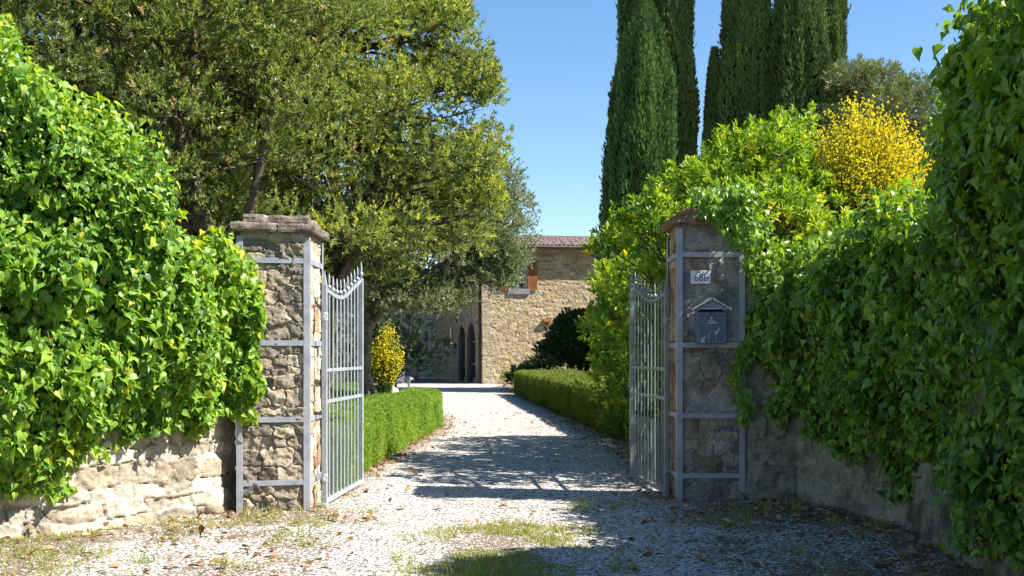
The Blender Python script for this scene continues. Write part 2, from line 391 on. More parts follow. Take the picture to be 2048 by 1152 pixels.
def leafmesh(name, P, D, Nn, L, W, mat, parent, T=T_BLADE, rnd=None, smooth=False):
    D = nrm(D); X = nrm(np.cross(D, Nn)); Z = np.cross(X, D)
    tv, tf = T; n = len(P); k = len(tv)
    L = np.broadcast_to(L, (n,))[:, None, None]; W = np.broadcast_to(W, (n,))[:, None, None]
    V = (P[:, None, :] + tv[None, :, 0:1]*W*X[:, None, :] + tv[None, :, 1:2]*L*D[:, None, :] + tv[None, :, 2:3]*L*Z[:, None, :])
    F = (np.arange(n)*k)[:, None, None] + tf[None]
    if rnd is None: rnd = RNG.random(n)
    rf = np.repeat(np.clip(rnd, 0, 1), len(tf))
    return npmesh(name, V.reshape(-1, 3), F.reshape(-1, tf.shape[1]), mat, parent, {'rnd': ('FACE', rf)}, smooth, world=True)
def rdir(n):
    return nrm(RNG.normal(size=(n, 3)))
def sprigs(C, A, k, tl, spread=0.9, up=0.2):
    """k leaves round each shoot (centre C, axis A)"""
    n = len(C); A = nrm(A)
    Ck = np.repeat(C, k, 0); Ak = np.repeat(A, k, 0)
    R = rdir(n*k); R = nrm(R - (R*Ak).sum(1, keepdims=True)*Ak)
    t = RNG.random((n*k, 1))
    P = Ck + Ak*t*tl
    D = nrm(Ak*(0.35 + 0.9*t) + R*spread*(1.15 - 0.55*t) + np.array([0, 0, up]))
    Nn = nrm(Ak*0.8 + R*(-0.3) + rdir(n*k)*0.5 + np.array([0, 0, 0.5]))
    return P, D, Nn

def crown_lobes(lobes, per_r2, k, leaf_l, leaf_w, mat, parent, T=T_BLADE, name='foliage', tl=0.12, young=0.25, squash=0.8, seed=1, fill=0.35, shoot=0.6, brown=0.0, up=0.2):
    Cs, As, Rn = [], [], []
    for (c, r) in lobes:
        n = int(per_r2*r*r)
        if n < 3: continue
        d = rdir(n)
        d[:, 2] = np.where(d[:, 2] < -0.35, -d[:, 2]*0.6, d[:, 2])
        d = nrm(d)
        rr = np.where(RNG.random(n) < fill, RNG.random(n)**0.5*0.85, 0.86 + 0.22*RNG.random(n))
        nz = fbm(d[:, 0]*1.8 + c[0], d[:, 1]*1.8 + c[1], d[:, 2]*1.8 + c[2], seed)
        p = np.array(c) + d*(rr*(1 + 0.28*nz))[:, None]*r*np.array([1, 1, squash])
        Cs.append(p); As.append(nrm(d*0.8 + rdir(n)*shoot + np.array([0, 0, 0.45]))); Rn.append(rr)
    C = np.concatenate(Cs); A = np.concatenate(As); rr = np.concatenate(Rn)
    P, D, Nn = sprigs(C, A, k, tl, up=up)
    # per-shoot tone: outer shoots yellower, new growth plus a painted sunlit edge
    tone = 0.12 + 0.5*RNG.random(len(C)) + young*np.where(rr > 0.85, RNG.random(len(C)), 0)
    tone = tone + 0.16*noise(C[:, 0]*0.7, C[:, 1]*0.7, C[:, 2]*0.7, seed + 5)
    tone = np.clip(tone, 0, 0.93)
    if brown: tone = np.where(RNG.random(len(C)) < brown, 1.0, tone)
    rnd = np.repeat(tone, k) + RNG.normal(size=len(P))*0.07
    rnd = np.where(np.repeat(tone, k) < 0.95, np.clip(rnd, 0, 0.95), 1.0)
    s = 0.75 + 0.5*RNG.random(len(P))
    return leafmesh(name, P, D, Nn, leaf_l*s, leaf_w*s, mat, parent, T, rnd)
def curve_pts(a, b, sag=0.0, wob=0.15, n=6, rs=None):
    a, b = np.array(a, float), np.array(b, float); L = np.linalg.norm(b - a)
    r = rs or random
    off = [np.array([r.uniform(-1,1), r.uniform(-1,1), r.uniform(-1,1)])*wob*L*0.3 for _ in range(2)]
    pts = []
    for i in range(n+1):
        t = i/n
        p = a*(1-t) + b*t + off[0]*math.sin(math.pi*t) + off[1]*math.sin(2*math.pi*t)*0.5
        p[2] += sag*L*math.sin(math.pi*t)
        pts.append(tuple(p))
    return pts
def branches(mb, trunk, lobes, r0=0.06, start=0.35, twigs=3):
    T = [np.array(p) for p in trunk]
    for (c, r) in lobes:
        c = np.array(c)
        cand = [T[i] for i in range(len(T)) if i >= start*(len(T)-1) and T[i][2] < c[2] + 0.5] or [T[-1]]
        a = min(cand, key=lambda q: np.linalg.norm(q - c) + 0.3*abs(q[2] - c[2]))
        L = np.linalg.norm(c - a)
        rad = r0*(0.35 + 0.16*L)
        pts = curve_pts(a, c, sag=0.06, wob=0.3)
        mb.tube(pts, [rad*(1 - 0.75*i/6) for i in range(7)], 5, cap=False)
        for _ in range(twigs):
            d = np.array([random.gauss(0,1), random.gauss(0,1), random.gauss(0.5,1)]); d /= np.linalg.norm(d)
            s = np.array(pts[random.choice((4, 5, 6))])
            mb.tube(curve_pts(s, c + d*r*0.9, wob=0.3, n=3), [rad*0.3, rad*0.2, rad*0.14, rad*0.06], 4, cap=False)
def lobes_in(fn, n, rmin, rmax, bounds, seed):
    r = random.Random(seed); out = []; tries = 0
    while len(out) < n and tries < 20000:
        tries += 1
        p = (r.uniform(*bounds[0]), r.uniform(*bounds[1]), r.uniform(*bounds[2])); rad = r.uniform(rmin, rmax)
        if fn(p, rad) and all(math.dist(p, q) > 0.62*(rad + s) for q, s in out): out.append((p, rad))
    return out

# ---------------------------------------------------------------- masonry
def seeds(W, H, sw, sh, seed, jit=0.3):
    r = random.Random(seed); S = []; z = -sh*0.3
    while z < H + sh*0.3:
        h = sh*r.uniform(0.55, 1.35); x = -sw*r.random()
        while x < W + sw*0.5:
            ww = sw*r.uniform(0.45, 1.45)
            hh = h*r.uniform(0.75, 1.15)
            S.append((x + ww/2, z + h/2 + h*r.uniform(-jit, jit)*0.5, ww/2, hh/2))
            if hh < h*0.85 and r.random() < 0.5: S.append((x + ww/2 + r.uniform(-.2,.2)*ww, z + h*1.0, ww/2.6, hh/4))
            x += ww
        z += h
    return np.array(S)
def masonry(W, H, res, sw, sh, pal, mortar, relief=0.02, joint=0.12, seed=1, warp=0.03, smear=0.0, hole=None, edge=0.0, brick=None, roughn=0.3, sharp=2.2):
    nu, nv = max(2, int(W/res)), max(2, int(H/res))
    u, v = np.meshgrid(np.linspace(0, W, nu+1), np.linspace(0, H, nv+1))
    uf, vf = u.ravel(), v.ravel()
    uw = uf + warp*fbm(uf/(sw*0.6), vf/(sh*0.6), 0, seed); vw = vf + warp*fbm(uf/(sw*0.6), vf/(sh*0.6), 7.3, seed+3)
    S = seeds(W, H, sw, sh, seed)
    n = len(uf); d1 = np.full(n, 1e9); d2 = np.full(n, 1e9); idx = np.zeros(n, int)
    o = np.argsort(S[:, 1])
    for i in range(len(S)):
        sx, sy, a, b = S[i]
        row0 = max(0, int((sy - 4*b - 2.5*sh)/H*nv)); row1 = min(nv+1, int((sy + 4*b + 2.5*sh)/H*nv)+2)
        if row1 <= row0: continue
        sl = slice(row0*(nu+1), row1*(nu+1))
        d = ((np.abs(uw[sl]-sx)/a)**3 + (np.abs(vw[sl]-sy)/b)**3)**(1/3)
        D1, D2, I = d1[sl], d2[sl], idx[sl]
        lt = d < D1
        D2[:] = np.where(lt, D1, np.minimum(D2, d)); I[lt] = i; D1[:] = np.where(lt, d, D1)
    e = d2 - d1
    rng = np.random.default_rng(seed)
    srel = 0.45 + 0.75*rng.random(len(S)); pi = rng.integers(0, len(pal), len(S)); sbr = 0.72 + 0.5*rng.random(len(S))
    tilt = (rng.random((len(S), 2)) - 0.5)*1.0
    pj = np.array(pal)
    m = sstep(joint*0.5, joint*sharp, e + 0.06*fbm(uf*22, vf*22, 0, seed+9))
    if smear:
        sm = sstep(0.05, 0.35, fbm(uf*1.9, vf*1.9, 3.1, seed+21) - (1 - smear)*0.9 + 0.35)
        m = m*(1 - 0.85*sm)
    lx = (uw - S[idx, 0])/S[idx, 2]; ly = (vw - S[idx, 1])/S[idx, 3]
    rough = roughn*fbm(uf*14, vf*14, idx*0.37, seed+31, 5)
    hgt = relief*(m*(srel[idx]*(1 + 0.35*(tilt[idx, 0]*lx + tilt[idx, 1]*ly)) + rough) + 0.12*fbm(uf*20, vf*20, 0, seed+5))
    c = pj[pi[idx]]*sbr[idx][:, None]
    c = c*(1 + 0.22*fbm(uf*9, vf*9, idx*0.61, seed+13))[:, None]
    mc = np.array(mortar)[None]*(1 + 0.16*fbm(uf*6, vf*6, 0, seed+44))[:, None]
    if brick:
        for (b0, b1, b2, b3) in brick:
            inb = (uf > b0) & (uf < b1) & (vf > b2) & (vf < b3)
            row = np.floor(vf/0.07); br = np.abs((vf/0.07) % 1 - 0.5) < 0.36
            colr = (np.floor(uf/0.25 + 0.5*(row % 2)))
            bc = np.array([0.33, 0.15, 0.09])[None]*(0.75 + 0.5*_h(colr.astype(np.int64), row.astype(np.int64), 0*row.astype(np.int64), 3))[:, None]
            c = np.where(inb[:, None], bc, c); m = np.where(inb, br*0.8, m)
    col = np.clip(mc*(1-m[:, None]) + c*m[:, None], 0.01, 0.9)
    if edge:
        ed = np.minimum.reduce([uf, W-uf])/edge; hgt = hgt*np.clip(ed, 0, 1)
    q = np.arange((nu+1)*(nv+1)).reshape(nv+1, nu+1)
    F = np.stack([q[:-1, :-1], q[:-1, 1:], q[1:, 1:], q[1:, :-1]], -1).reshape(-1, 4)
    if hole is not None:
        cu = (uf[F].mean(1)); cv = vf[F].mean(1); F = F[~hole(cu, cv)]
    return uf, vf, hgt, col, F
def panel(name, O, U, Nn, W, H, res, sw, sh, pal, mortar, mat, parent, **kw):
    """one masonry face from O along U (plan), up z, displaced along Nn"""
    uf, vf, h, col, F = masonry(W, H, res, sw, sh, pal, mortar, **kw)
    V = np.array(O)[None] + uf[:, None]*np.array(U)[None] + vf[:, None]*np.array([0, 0, 1.0])[None] + h[:, None]*np.array(Nn)[None]
    return V, F, col
def join_panels(name, parts, mat, parent):
    V, F, C = [], [], []; n = 0
    for (v, f, c) in parts:
        V.append(v); F.append(f + n); C.append(c); n += len(v)
    return npmesh(name, np.concatenate(V), np.concatenate(F), mat, parent, {'Col': ('POINT', np.concatenate(C))}, True, world=True)
def flat_box_part(x0, x1, y0, y1, z0, z1, col):
    b = MB().box(x0, x1, y0, y1, z0, z1)
    return (np.array(b.v), np.array(b.f), np.tile(np.array(col), (8, 1)))

# ================================================================ GROUND
def axis(segs):
    out = [segs[0][0]]
    for a, b, st in segs:
        n = max(1, int(round((b-a)/st))); out += list(np.linspace(a, b, n+1)[1:])
    return np.array(out)
def sheet(name, xs, ys, zf, mat, keep=None, dirt=None, kind='structure'):
    X, Y = np.meshgrid(xs, ys); x, y = X.ravel(), Y.ravel()
    z = zf(x, y); q = np.arange(len(x)).reshape(len(ys), len(xs))
    F = np.stack([q[:-1, :-1], q[:-1, 1:], q[1:, 1:], q[1:, :-1]], -1).reshape(-1, 4)
    if keep is not None: F = F[keep(x[F].mean(1), y[F].mean(1))]
    at = {'dirt': ('POINT', dirt(x, y))} if dirt is not None else None
    o = npmesh(name, np.stack([x, y, z], 1), F, mat, None, at, True)
    return tag(o, None, kind=kind)
def gz(x, y):
    near = np.clip(1 - (y - 55)/30, 0, 1)
    return 0.012*fbm(x*0.6, y*0.6, 0, 3)*near
LW = np.array([(-2.92,11.55), (-2.98,11.10), (-3.37,10.62), (-4.0,9.95), (-4.5,9.68), (-5.6,9.2), (-8.0,8.4)])     # left wall face, plan
RW = np.array([(2.46,12.08), (3.08,11.98), (3.45,11.45), (3.62,10.3), (3.58,9.3), (3.48,8.0), (3.42,6.0), (3.4,2.0), (3.4,-3.0)])
def drive_l(y): return np.interp(y, [12, 13, 18, 25, 27, 30, 36, 42, 46, 60], [-2.0, -1.95, -1.8, -1.5, -1.7, -2.6, -3.6, -4.6, -12, -14])
def drive_r(y): return np.interp(y, [12, 14, 18, 22, 30, 40, 48, 60], [1.8, 2.0, 2.0, 1.85, 1.15, 0.25, -0.2, -0.3])
def dirt_f(x, y):
    nz = fbm(x*1.3, y*0.9, 0, 8, 4); nf = fbm(x*5, y*4, 0, 18, 3)
    tr = np.exp(-((np.abs(x - np.interp(y, [6, 12, 20, 30, 45], [0.05, 0.0, 0.1, -0.4, -2.0])) - 0.95)/0.42)**2)
    d = 0.13 + 0.10*nz + 0.08*nf - 0.13*tr
    # bands beside hedges and walls
    dl = x - drive_l(y); dr = drive_r(y) - x
    d = d + np.where(y > 12.2, 0.62*np.exp(-np.clip(dl, 0, 9)/0.28) + 0.62*np.exp(-np.clip(dr, 0, 9)/0.45), 0)
    lw = x - np.interp(y, LW[::-1, 1], LW[::-1, 0]); 
    d = d + np.where(y < 12.2, 0.42*np.exp(-np.clip(lw, 0, 9)/1.1), 0)
    lf = sstep(-0.9, -2.6, x)*np.where(y < 12.0, 1, 0); d = d + lf*(0.24 + 0.28*sstep(-0.3, 0.5, nz + 0.4*nf))
    d = d + np.where(y < 12.6, 0.40*np.exp(-np.clip(np.interp(y, RW[::-1, 1], RW[::-1, 0]) - x, 0, 9)/0.7), 0)
    rf = sstep(0.7, 2.2, x)*np.where(y < 13.0, 1, 0); d = d + rf*(0.38 + 0.36*sstep(-0.3, 0.5, nz + 0.4*nf))
    # the grassy strip between the wheel tracks
    g = np.exp(-((x + 0.05)/0.75)**2)*sstep(10.9, 10.2, y)*sstep(5, 7, y); d = d + 0.42*g
    return np.clip(d, 0, 1)
xs = axis([(-400,-30,30), (-30,-6,1.5), (-6,6,0.10), (6,30,1.5), (30,400,30)])
ys = axis([(-60,2,4), (2,60,0.5), (60,120,6), (120,900,60)])
sheet('ground', xs, ys, lambda x, y: gz(x, y) - 0.02, M['soil'])
xs = axis([(-9,-5,0.12), (-5,4,0.05), (4,6,0.2)]); ys = axis([(-8,6,0.5), (6,12.2,0.05)])
sheet('forecourt', xs, ys, lambda x, y: gz(x, y) + 0.004 + 0.006*fbm(x*4, y*4, 0, 5), M['gravel'], dirt=dirt_f)
xs = axis([(-14,-5,0.5), (-5,2.6,0.07)]); ys = axis([(12.2,26,0.08), (26,60,0.3)])
sheet('driveway', xs, ys, lambda x, y: gz(x, y) + 0.004 + 0.006*fbm(x*4, y*4, 0, 5) - 0.03*np.clip((np.maximum(drive_l(y)-x, x-drive_r(y)))/0.3, 0, 1),
      M['gravel'], keep=lambda x, y: (x > drive_l(y)-0.3) & (x < drive_r(y)+0.4), dirt=dirt_f)

# pebbles, dry leaves and grass blades lying about: nobody could count them
def scatter(n, xr, yr, wf):
    x = RNG.uniform(*xr, n); y = RNG.uniform(*yr, n); k = RNG.random(n) < wf(x, y); return x[k], y[k]
def inside(x, y):
    l = np.interp(y, LW[::-1, 1], LW[::-1, 0]); l = np.where(y > 11.5, np.where(y > 12.2, drive_l(y) - 0.3, -2.8), l)
    r = np.interp(y, RW[::-1, 1], RW[::-1, 0]); r = np.where(y > 12.08, drive_r(y) + 0.3, r)
    pil = (y > 11.25) & (y < 12.15) & (x < -2.05) | (y > 11.95) & (y < 12.8) & (x > 1.78)
    return (x > l + 0.02) & (x < r - 0.02) & ~pil
x, y = scatter(60000, (-5, 4), (7.2, 15), lambda x, y: inside(x, y)*(0.22 + 0.5*np.exp(-((x-1.5)/1.2)**2)*0 + 0.12*(noise(x*2, y*2) > 0)))
n = len(x); base = np.array([(1,0,0),(0,1,0),(-1,0,0),(0,-1,0),(0,0,1),(0,0,-1)], float)
sz = (0.0045 + 0.009*RNG.random(n)**2.5)
V = base[None]*(1 + 0.35*RNG.normal(size=(n, 6, 1)))*sz[:, None, None]*np.array([1, 1, 0.6])
an = RNG.random(n)*6.28; ca, sa = np.cos(an), np.sin(an)
V = np.stack([V[..., 0]*ca[:, None] - V[..., 1]*sa[:, None], V[..., 0]*sa[:, None] + V[..., 1]*ca[:, None], V[..., 2]], -1)
V = V + np.stack([x, y, gz(x, y) + 0.006], 1)[:, None]
tf = np.array([(0,1,4),(1,2,4),(2,3,4),(3,0,4),(1,0,5),(2,1,5),(3,2,5),(0,3,5)])
F = (np.arange(n)*6)[:, None, None] + tf[None]
gcol = np.clip(0.28 + 0.45*RNG.random(n), 0, 0.8)
C = np.repeat(np.stack([gcol, gcol*0.97, gcol*0.91], 1), 6, 0)
o = npmesh('pebbles', V.reshape(-1, 3), F.reshape(-1, 3), M['pebble'], None, {'Col': ('POINT', C)}); tag(o, 'loose white and grey pebbles lying over the gravel', 'pebbles', kind='stuff')

def litter_w(x, y):
    dl = x - drive_l(y); dr = drive_r(y) - x
    w = np.where(y > 12.2, 0.55*np.exp(-np.clip(dl, 0, 9)/0.16) + 0.35*np.exp(-np.clip(dr, 0, 9)/0.4), 0)
    l = np.interp(y, LW[::-1, 1], LW[::-1, 0]); 
    w = w + np.where(y < 12, 0.55*np.exp(-np.clip(x - l, 0, 9)/0.32) + 0.07*(x < -1.2), 0)
    r = np.interp(y, RW[::-1, 1], RW[::-1, 0])
    w = w + np.where(y < 12.6, 0.55*np.exp(-np.clip(r - x, 0, 9)/0.55) + 0.09*(x > 0.8), 0)
    w = w + 0.012
    return w*inside(x, y)*(0.5 + 0.9*(noise(x*3, y*3, 0, 6) > -0.1))
x, y = scatter(62000, (-5.5, 4), (7, 30), litter_w)
n = len(x); P = np.stack([x, y, gz(x, y) + 0.014 + 0.012*RNG.random(n)], 1)
D = rdir(n)*np.array([1, 1, 0.3]); Nn = rdir(n)*0.55 + np.array([0, 0, 1.0])
s = 0.45 + 0.95*RNG.random(n)**2
o = leafmesh('fallen_leaves', P, D, Nn, 0.085*s, 0.05*s, M['litter'], None, T_LAUREL)
tag(o, 'dry brown leaves fallen along the walls and hedges', 'fallen leaves', kind='stuff')

def grass_tufts(cx, cy, blades, h, spread=0.05):
    n = len(cx); k = blades
    x = np.repeat(cx, k) + RNG.normal(size=n*k)*spread; y = np.repeat(cy, k) + RNG.normal(size=n*k)*spread
    hh = np.repeat(h, k)*(0.5 + 0.8*RNG.random(n*k))
    P = np.stack([x, y, gz(x, y)], 1)
    D = nrm(np.stack([RNG.normal(size=n*k)*0.38, RNG.normal(size=n*k)*0.38, np.ones(n*k)], 1))
    Nn = rdir(n*k)*np.array([1, 1, 0.2])
    rnd = np.repeat(RNG.random(n), k)*0.6 + RNG.random(n*k)*0.4
    return P, D, Nn, hh, rnd
gx, gy = scatter(6500, (-1.3, 0.95), (6.9, 10.7), lambda x, y: np.exp(-((x + 0.1)/0.62)**2)*0.8*(noise(x*3.2, y*2.2, 0, 4) > -0.15)*sstep(10.7, 10.2, y))
A = [grass_tufts(gx, gy, 8, 0.025 + 0.045*RNG.random(len(gx))**2, 0.03)]
gx, gy = scatter(2600, (-5, -1.4), (7.2, 11.2), lambda x, y: inside(x, y)*0.18*(noise(x*2.4, y*2.4, 0, 14) > 0.12))
A.append(grass_tufts(gx, gy, 14, 0.05 + 0.09*RNG.random(len(gx))**2, 0.04))
gx, gy = scatter(2600, (0.5, 3.4), (7, 12), lambda x, y: inside(x, y)*0.14*(noise(x*2.6, y*2.6, 0, 24) > 0.25))
A.append(grass_tufts(gx, gy, 14, 0.05 + 0.08*RNG.random(len(gx))**2, 0.04))
gx, gy = scatter(50, (-2.5, -1.7), (10.7, 11.2), lambda x, y: 0.25*np.ones_like(x))
A.append(grass_tufts(gx, gy, 12, 0.10 + 0.1*RNG.random(len(gx)), 0.04))
gx, gy = scatter(60, (-0.5, -0.1), (7.6, 8.2), lambda x, y: 0.25*np.ones_like(x))
A.append(grass_tufts(gx, gy, 6, 0.16 + 0.1*RNG.random(len(gx)), 0.04))
P, D, Nn, H_, R_ = [np.concatenate(z) for z in zip(*A)]
o = leafmesh('grass', P, D, Nn, H_, 0.0065 + 0*H_, M['grass'], None, T_GRASS, R_)
tag(o, 'short green and straw coloured grass tufts growing through the gravel', 'grass', kind='stuff')

# ================================================================ WALLS
def wall_strip(name, label, path, H, res, sw, sh, pal, mortar, mat, relief, seed, thick=0.4, side=1, **kw):
    seg = np.diff(path, axis=0); L = np.r_[0, np.cumsum(np.linalg.norm(seg, axis=1))]
    uf, vf, h, col, F = masonry(L[-1], H, res, sw, sh, pal, mortar, relief=relief, seed=seed, **kw)
    x = np.interp(uf, L, path[:, 0]); y = np.interp(uf, L, path[:, 1])
    tx = np.interp(uf+0.05, L, path[:, 0]) - np.interp(uf-0.05, L, path[:, 0]); ty = np.interp(uf+0.05, L, path[:, 1]) - np.interp(uf-0.05, L, path[:, 1])
    t = nrm(np.stack([tx, ty], 1)); n2 = np.stack([-t[:, 1], t[:, 0]], 1)*side
    batter = 0.05*(1 - vf/H) + 0.05*np.exp(-vf/0.12)
    V = np.stack([x + n2[:, 0]*(h+batter), y + n2[:, 1]*(h+batter), vf - 0.03], 1)
    cols = int(round(uf[1:].argmin()))+1
    nu = np.sum(vf == vf[0]); top = V[-nu:]; 
    back = top.copy(); back[:, :2] -= n2[-nu:]*thick; bb = back.copy(); bb[:, 2] = -0.05
    n0 = len(V); V2 = np.concatenate([V, back, bb]); C2 = np.concatenate([col, col[-nu:], col[-nu:]])
    i = np.arange(nu-1); t0 = n0 - nu
    Fa = np.stack([t0+i, t0+i+1, n0+i+1, n0+i], 1); Fb = np.stack([n0+i, n0+i+1, n0+nu+i+1, n0+nu+i], 1)
    o = npmesh(name, V2, np.concatenate([F, Fa, Fb]), mat, None, {'Col': ('POINT', C2)}, True)
    return tag(o, label, 'wall')
wall_strip('stone_wall', 'pale washed rubble stone wall under the sunlit ivy left of the gate', LW, 2.45, 0.014, 0.38, 0.19,
           [(0.40,0.355,0.27), (0.46,0.415,0.33), (0.33,0.28,0.20), (0.48,0.44,0.36)], (0.24,0.20,0.14), M['st_w'], 0.036, 5, side=1, warp=0.022, joint=0.045, smear=0.05, roughn=0.34, sharp=1.5)
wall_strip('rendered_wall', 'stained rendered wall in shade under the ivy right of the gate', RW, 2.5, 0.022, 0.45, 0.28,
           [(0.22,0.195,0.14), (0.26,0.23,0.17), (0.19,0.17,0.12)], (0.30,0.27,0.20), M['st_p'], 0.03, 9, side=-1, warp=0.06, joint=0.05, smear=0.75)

# ================================================================ GATE PILLARS
def pillar(x0, y0, W, Dp, H, seed, label, mat, pal, mortar, zs, inner, relief, smear, captone, capcols, side_pal, side_mortar, skew=0.0):
    """x0 left, y0 front; inner: +1 opening lies on the right, -1 on the left"""
    p = thing('gate_pillar', label, 'gate pillar', (x0 + W/2, y0 + Dp/2, 0))
    x1, y1 = x0 + W, y0 + Dp
    parts = []
    parts.append(panel('f', (x0, y0, 0), (1,0,0), (0,-1,0), W, H, 0.0085, 0.235, 0.145, pal, mortar, mat, p, relief=relief, seed=seed, warp=0.035, joint=0.10, roughn=0.5, sharp=1.7, smear=smear, edge=0.02))
    kw = dict(relief=relief*0.7, seed=seed+4, warp=0.02, joint=0.07, smear=0.1, edge=0.02)
    for sx, so_ in ((x1, 1), (x0, -1)):
        r = 0.0095 if so_ == inner else 0.03
        if so_ == 1: parts.append(panel('s', (sx, y0, 0), (0,1,0), (1,0,0), Dp, H, r, 0.24, 0.15, side_pal, side_mortar, mat, p, **kw))
        else:
            V, F, c = panel('s', (sx, y0, 0), (0,1,0), (-1,0,0), Dp, H, r, 0.24, 0.15, side_pal, side_mortar, mat, p, **kw)
            parts.append((V, F[:, ::-1], c))
    V, F, c = panel('b', (x0, y1, 0), (1,0,0), (0,1,0), W, H, 0.03, 0.25, 0.17, pal, mortar, mat, p, relief=relief, seed=seed+8, warp=0.035, joint=0.09, edge=0.02)
    parts.append((V, F[:, ::-1], c))
    join_panels('pillar_body', parts, mat, p)
    # cap: rough slabs in two courses
    def slab(ax0, ax1, ay0, ay1, z0, z1, sd, name='cap_slab'):
        n = 12; parts2 = []
        rs = np.random.default_rng(sd)
        bm_v = []; lat = {}
        nx, ny, nz_ = 16, 10, 4
        vs = []; fs = []
        def vid(i, j, k):
            key = (i, j, k)
            if key not in lat:
                fx, fy, fz = i/nx, j/ny, k/nz_
                xx, yy, zz = ax0 + (ax1-ax0)*fx, ay0 + (ay1-ay0)*fy, z0 + (z1-z0)*fz
                ex = (fx-0.5)*2; ey = (fy-0.5)*2; ez = (fz-0.5)*2
                rnd_ = 0.010
                xx -= np.sign(ex)*rnd_*(abs(ex) > 0.99)*(abs(ez) > 0.99); yy -= np.sign(ey)*rnd_*(abs(ey) > 0.99)*(abs(ez) > 0.99)
                dn = 0.012*float(fbm(xx*9, yy*9, zz*14, sd, 3))
                lat[key] = len(vs); vs.append((xx + dn*np.sign(ex)*(abs(ex) > .99), yy + dn*np.sign(ey)*(abs(ey) > .99), zz + 0.6*dn*np.sign(ez)*(abs(ez) > .99)))
            return lat[key]
        for i in range(nx):
            for j in range(ny):
                fs.append((vid(i,j,0), vid(i,j+1,0), vid(i+1,j+1,0), vid(i+1,j,0))); fs.append((vid(i,j,nz_), vid(i+1,j,nz_), vid(i+1,j+1,nz_), vid(i,j+1,nz_)))
        for i in range(nx):
            for k in range(nz_):
                fs.append((vid(i,0,k), vid(i+1,0,k), vid(i+1,0,k+1), vid(i,0,k+1))); fs.append((vid(i,ny,k), vid(i,ny,k+1), vid(i+1,ny,k+1), vid(i+1,ny,k)))
        for j in range(ny):
            for k in range(nz_):
                fs.append((vid(0,j,k), vid(0,j,k+1), vid(0,j+1,k+1), vid(0,j+1,k))); fs.append((vid(nx,j,k), vid(nx,j+1,k), vid(nx,j+1,k+1), vid(nx,j,k+1)))
        vs = np.array(vs); cc = np.tile(np.array(capcols[sd % len(capcols)]), (len(vs), 1))*(1 + 0.3*fbm(vs[:, 0]*12, vs[:, 1]*12, vs[:, 2]*12, sd))[:, None]
        npmesh(name, vs, np.array(fs), M['cap'], p, {'Col': ('POINT', np.clip(cc, 0.02, 0.8))}, False, world=True)
    ov = 0.085
    mx = x0 + W*0.57
    slab(x0-ov, mx-0.004, y0-ov, y1+ov, H-0.015, H+0.075, seed+1); slab(mx+0.004, x1+ov, y0-ov, y1+ov, H-0.012, H+0.072, seed+2)
    m2 = x0 + W*0.40
    slab(x0+0.02, m2-0.004, y0+0.0, y1, H+0.072, H+0.158, seed+3); slab(m2+0.004, x1+0.01, y0+0.0, y1, H+0.075, H+0.155, seed+4)
    # iron bracing
    ph = H - 0.06; w_, t_ = 0.062, 0.007; g = 0.036
    def ang(x, y, dx, dy):
        MB().box(min(x, x+dx*w_), max(x, x+dx*w_), min(y, y+dy*t_), max(y, y+dy*t_), 0, ph) \
            .box(min(x, x+dx*t_), max(x, x+dx*t_), min(y+dy*t_, y+dy*w_), max(y+dy*t_, y+dy*w_), 0, ph).build('frame_post', M['frame'], p, world=True, bevel=0.0015)
    ang(x0-g, y0-g, 1, 1); ang(x1+g, y0-g, -1, 1)
    xi = x1+g if inner > 0 else x0-g
    ang(xi, y1+g, -inner, -1)
    for z in zs:
        MB().box(x0-g+w_+0.001, x1+g-w_-0.001, y0-g+0.001, y0-g+0.008, z-0.027, z+0.027).build('frame_strap', M['frame'], p, world=True, bevel=0.0015)
        a, b = (xi-0.008, xi-0.001) if inner > 0 else (xi+0.001, xi+0.008)
        MB().box(a, b, y0-g+w_+0.001, y1+g-w_-0.001, z-0.027, z+0.027).build('frame_strap', M['frame'], p, world=True, bevel=0.0015)
    if skew:
        for o in kids(p):
            n_ = len(o.data.vertices); co = np.empty(n_*3, np.float32); o.data.vertices.foreach_get('co', co); co = co.reshape(-1, 3)
            co[:, 1] -= skew*np.clip((W/2 - co[:, 0])/W, -0.2, 1.2)*np.clip((Dp/2 - co[:, 1])/Dp, 0, 1.1)
            o.data.vertices.foreach_set('co', co.ravel()); o.data.update()
    return p
PAL_L = [(0.27,0.225,0.165), (0.22,0.185,0.14), (0.33,0.275,0.19), (0.19,0.165,0.13), (0.38,0.32,0.23)]
pillar(-2.71, 11.30, 0.63, 0.75, 2.83, 23, 'left gate pillar of brown rubble stone with iron bracing and a green cord, in full sun', M['st_l'], PAL_L, (0.37,0.32,0.24),
       (2.53, 1.70, 0.93, 0.295), 1, 0.030, 0.0, None, [(0.20,0.165,0.13), (0.15,0.12,0.095), (0.25,0.21,0.17)],
       [(0.56,0.48,0.34), (0.60,0.53,0.40), (0.50,0.41,0.28), (0.46,0.28,0.18)], (0.52,0.45,0.33), skew=0.15)
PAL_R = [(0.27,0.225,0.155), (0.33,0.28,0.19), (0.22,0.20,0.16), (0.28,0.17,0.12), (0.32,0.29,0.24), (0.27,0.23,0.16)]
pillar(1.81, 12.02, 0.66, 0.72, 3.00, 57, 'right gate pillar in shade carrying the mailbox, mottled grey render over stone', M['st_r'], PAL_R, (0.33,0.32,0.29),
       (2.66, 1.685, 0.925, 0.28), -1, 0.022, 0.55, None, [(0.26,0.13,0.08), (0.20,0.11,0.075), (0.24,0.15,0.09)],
       [(0.36,0.27,0.15), (0.40,0.30,0.19), (0.34,0.16,0.09), (0.30,0.22,0.13)], (0.33,0.27,0.18))

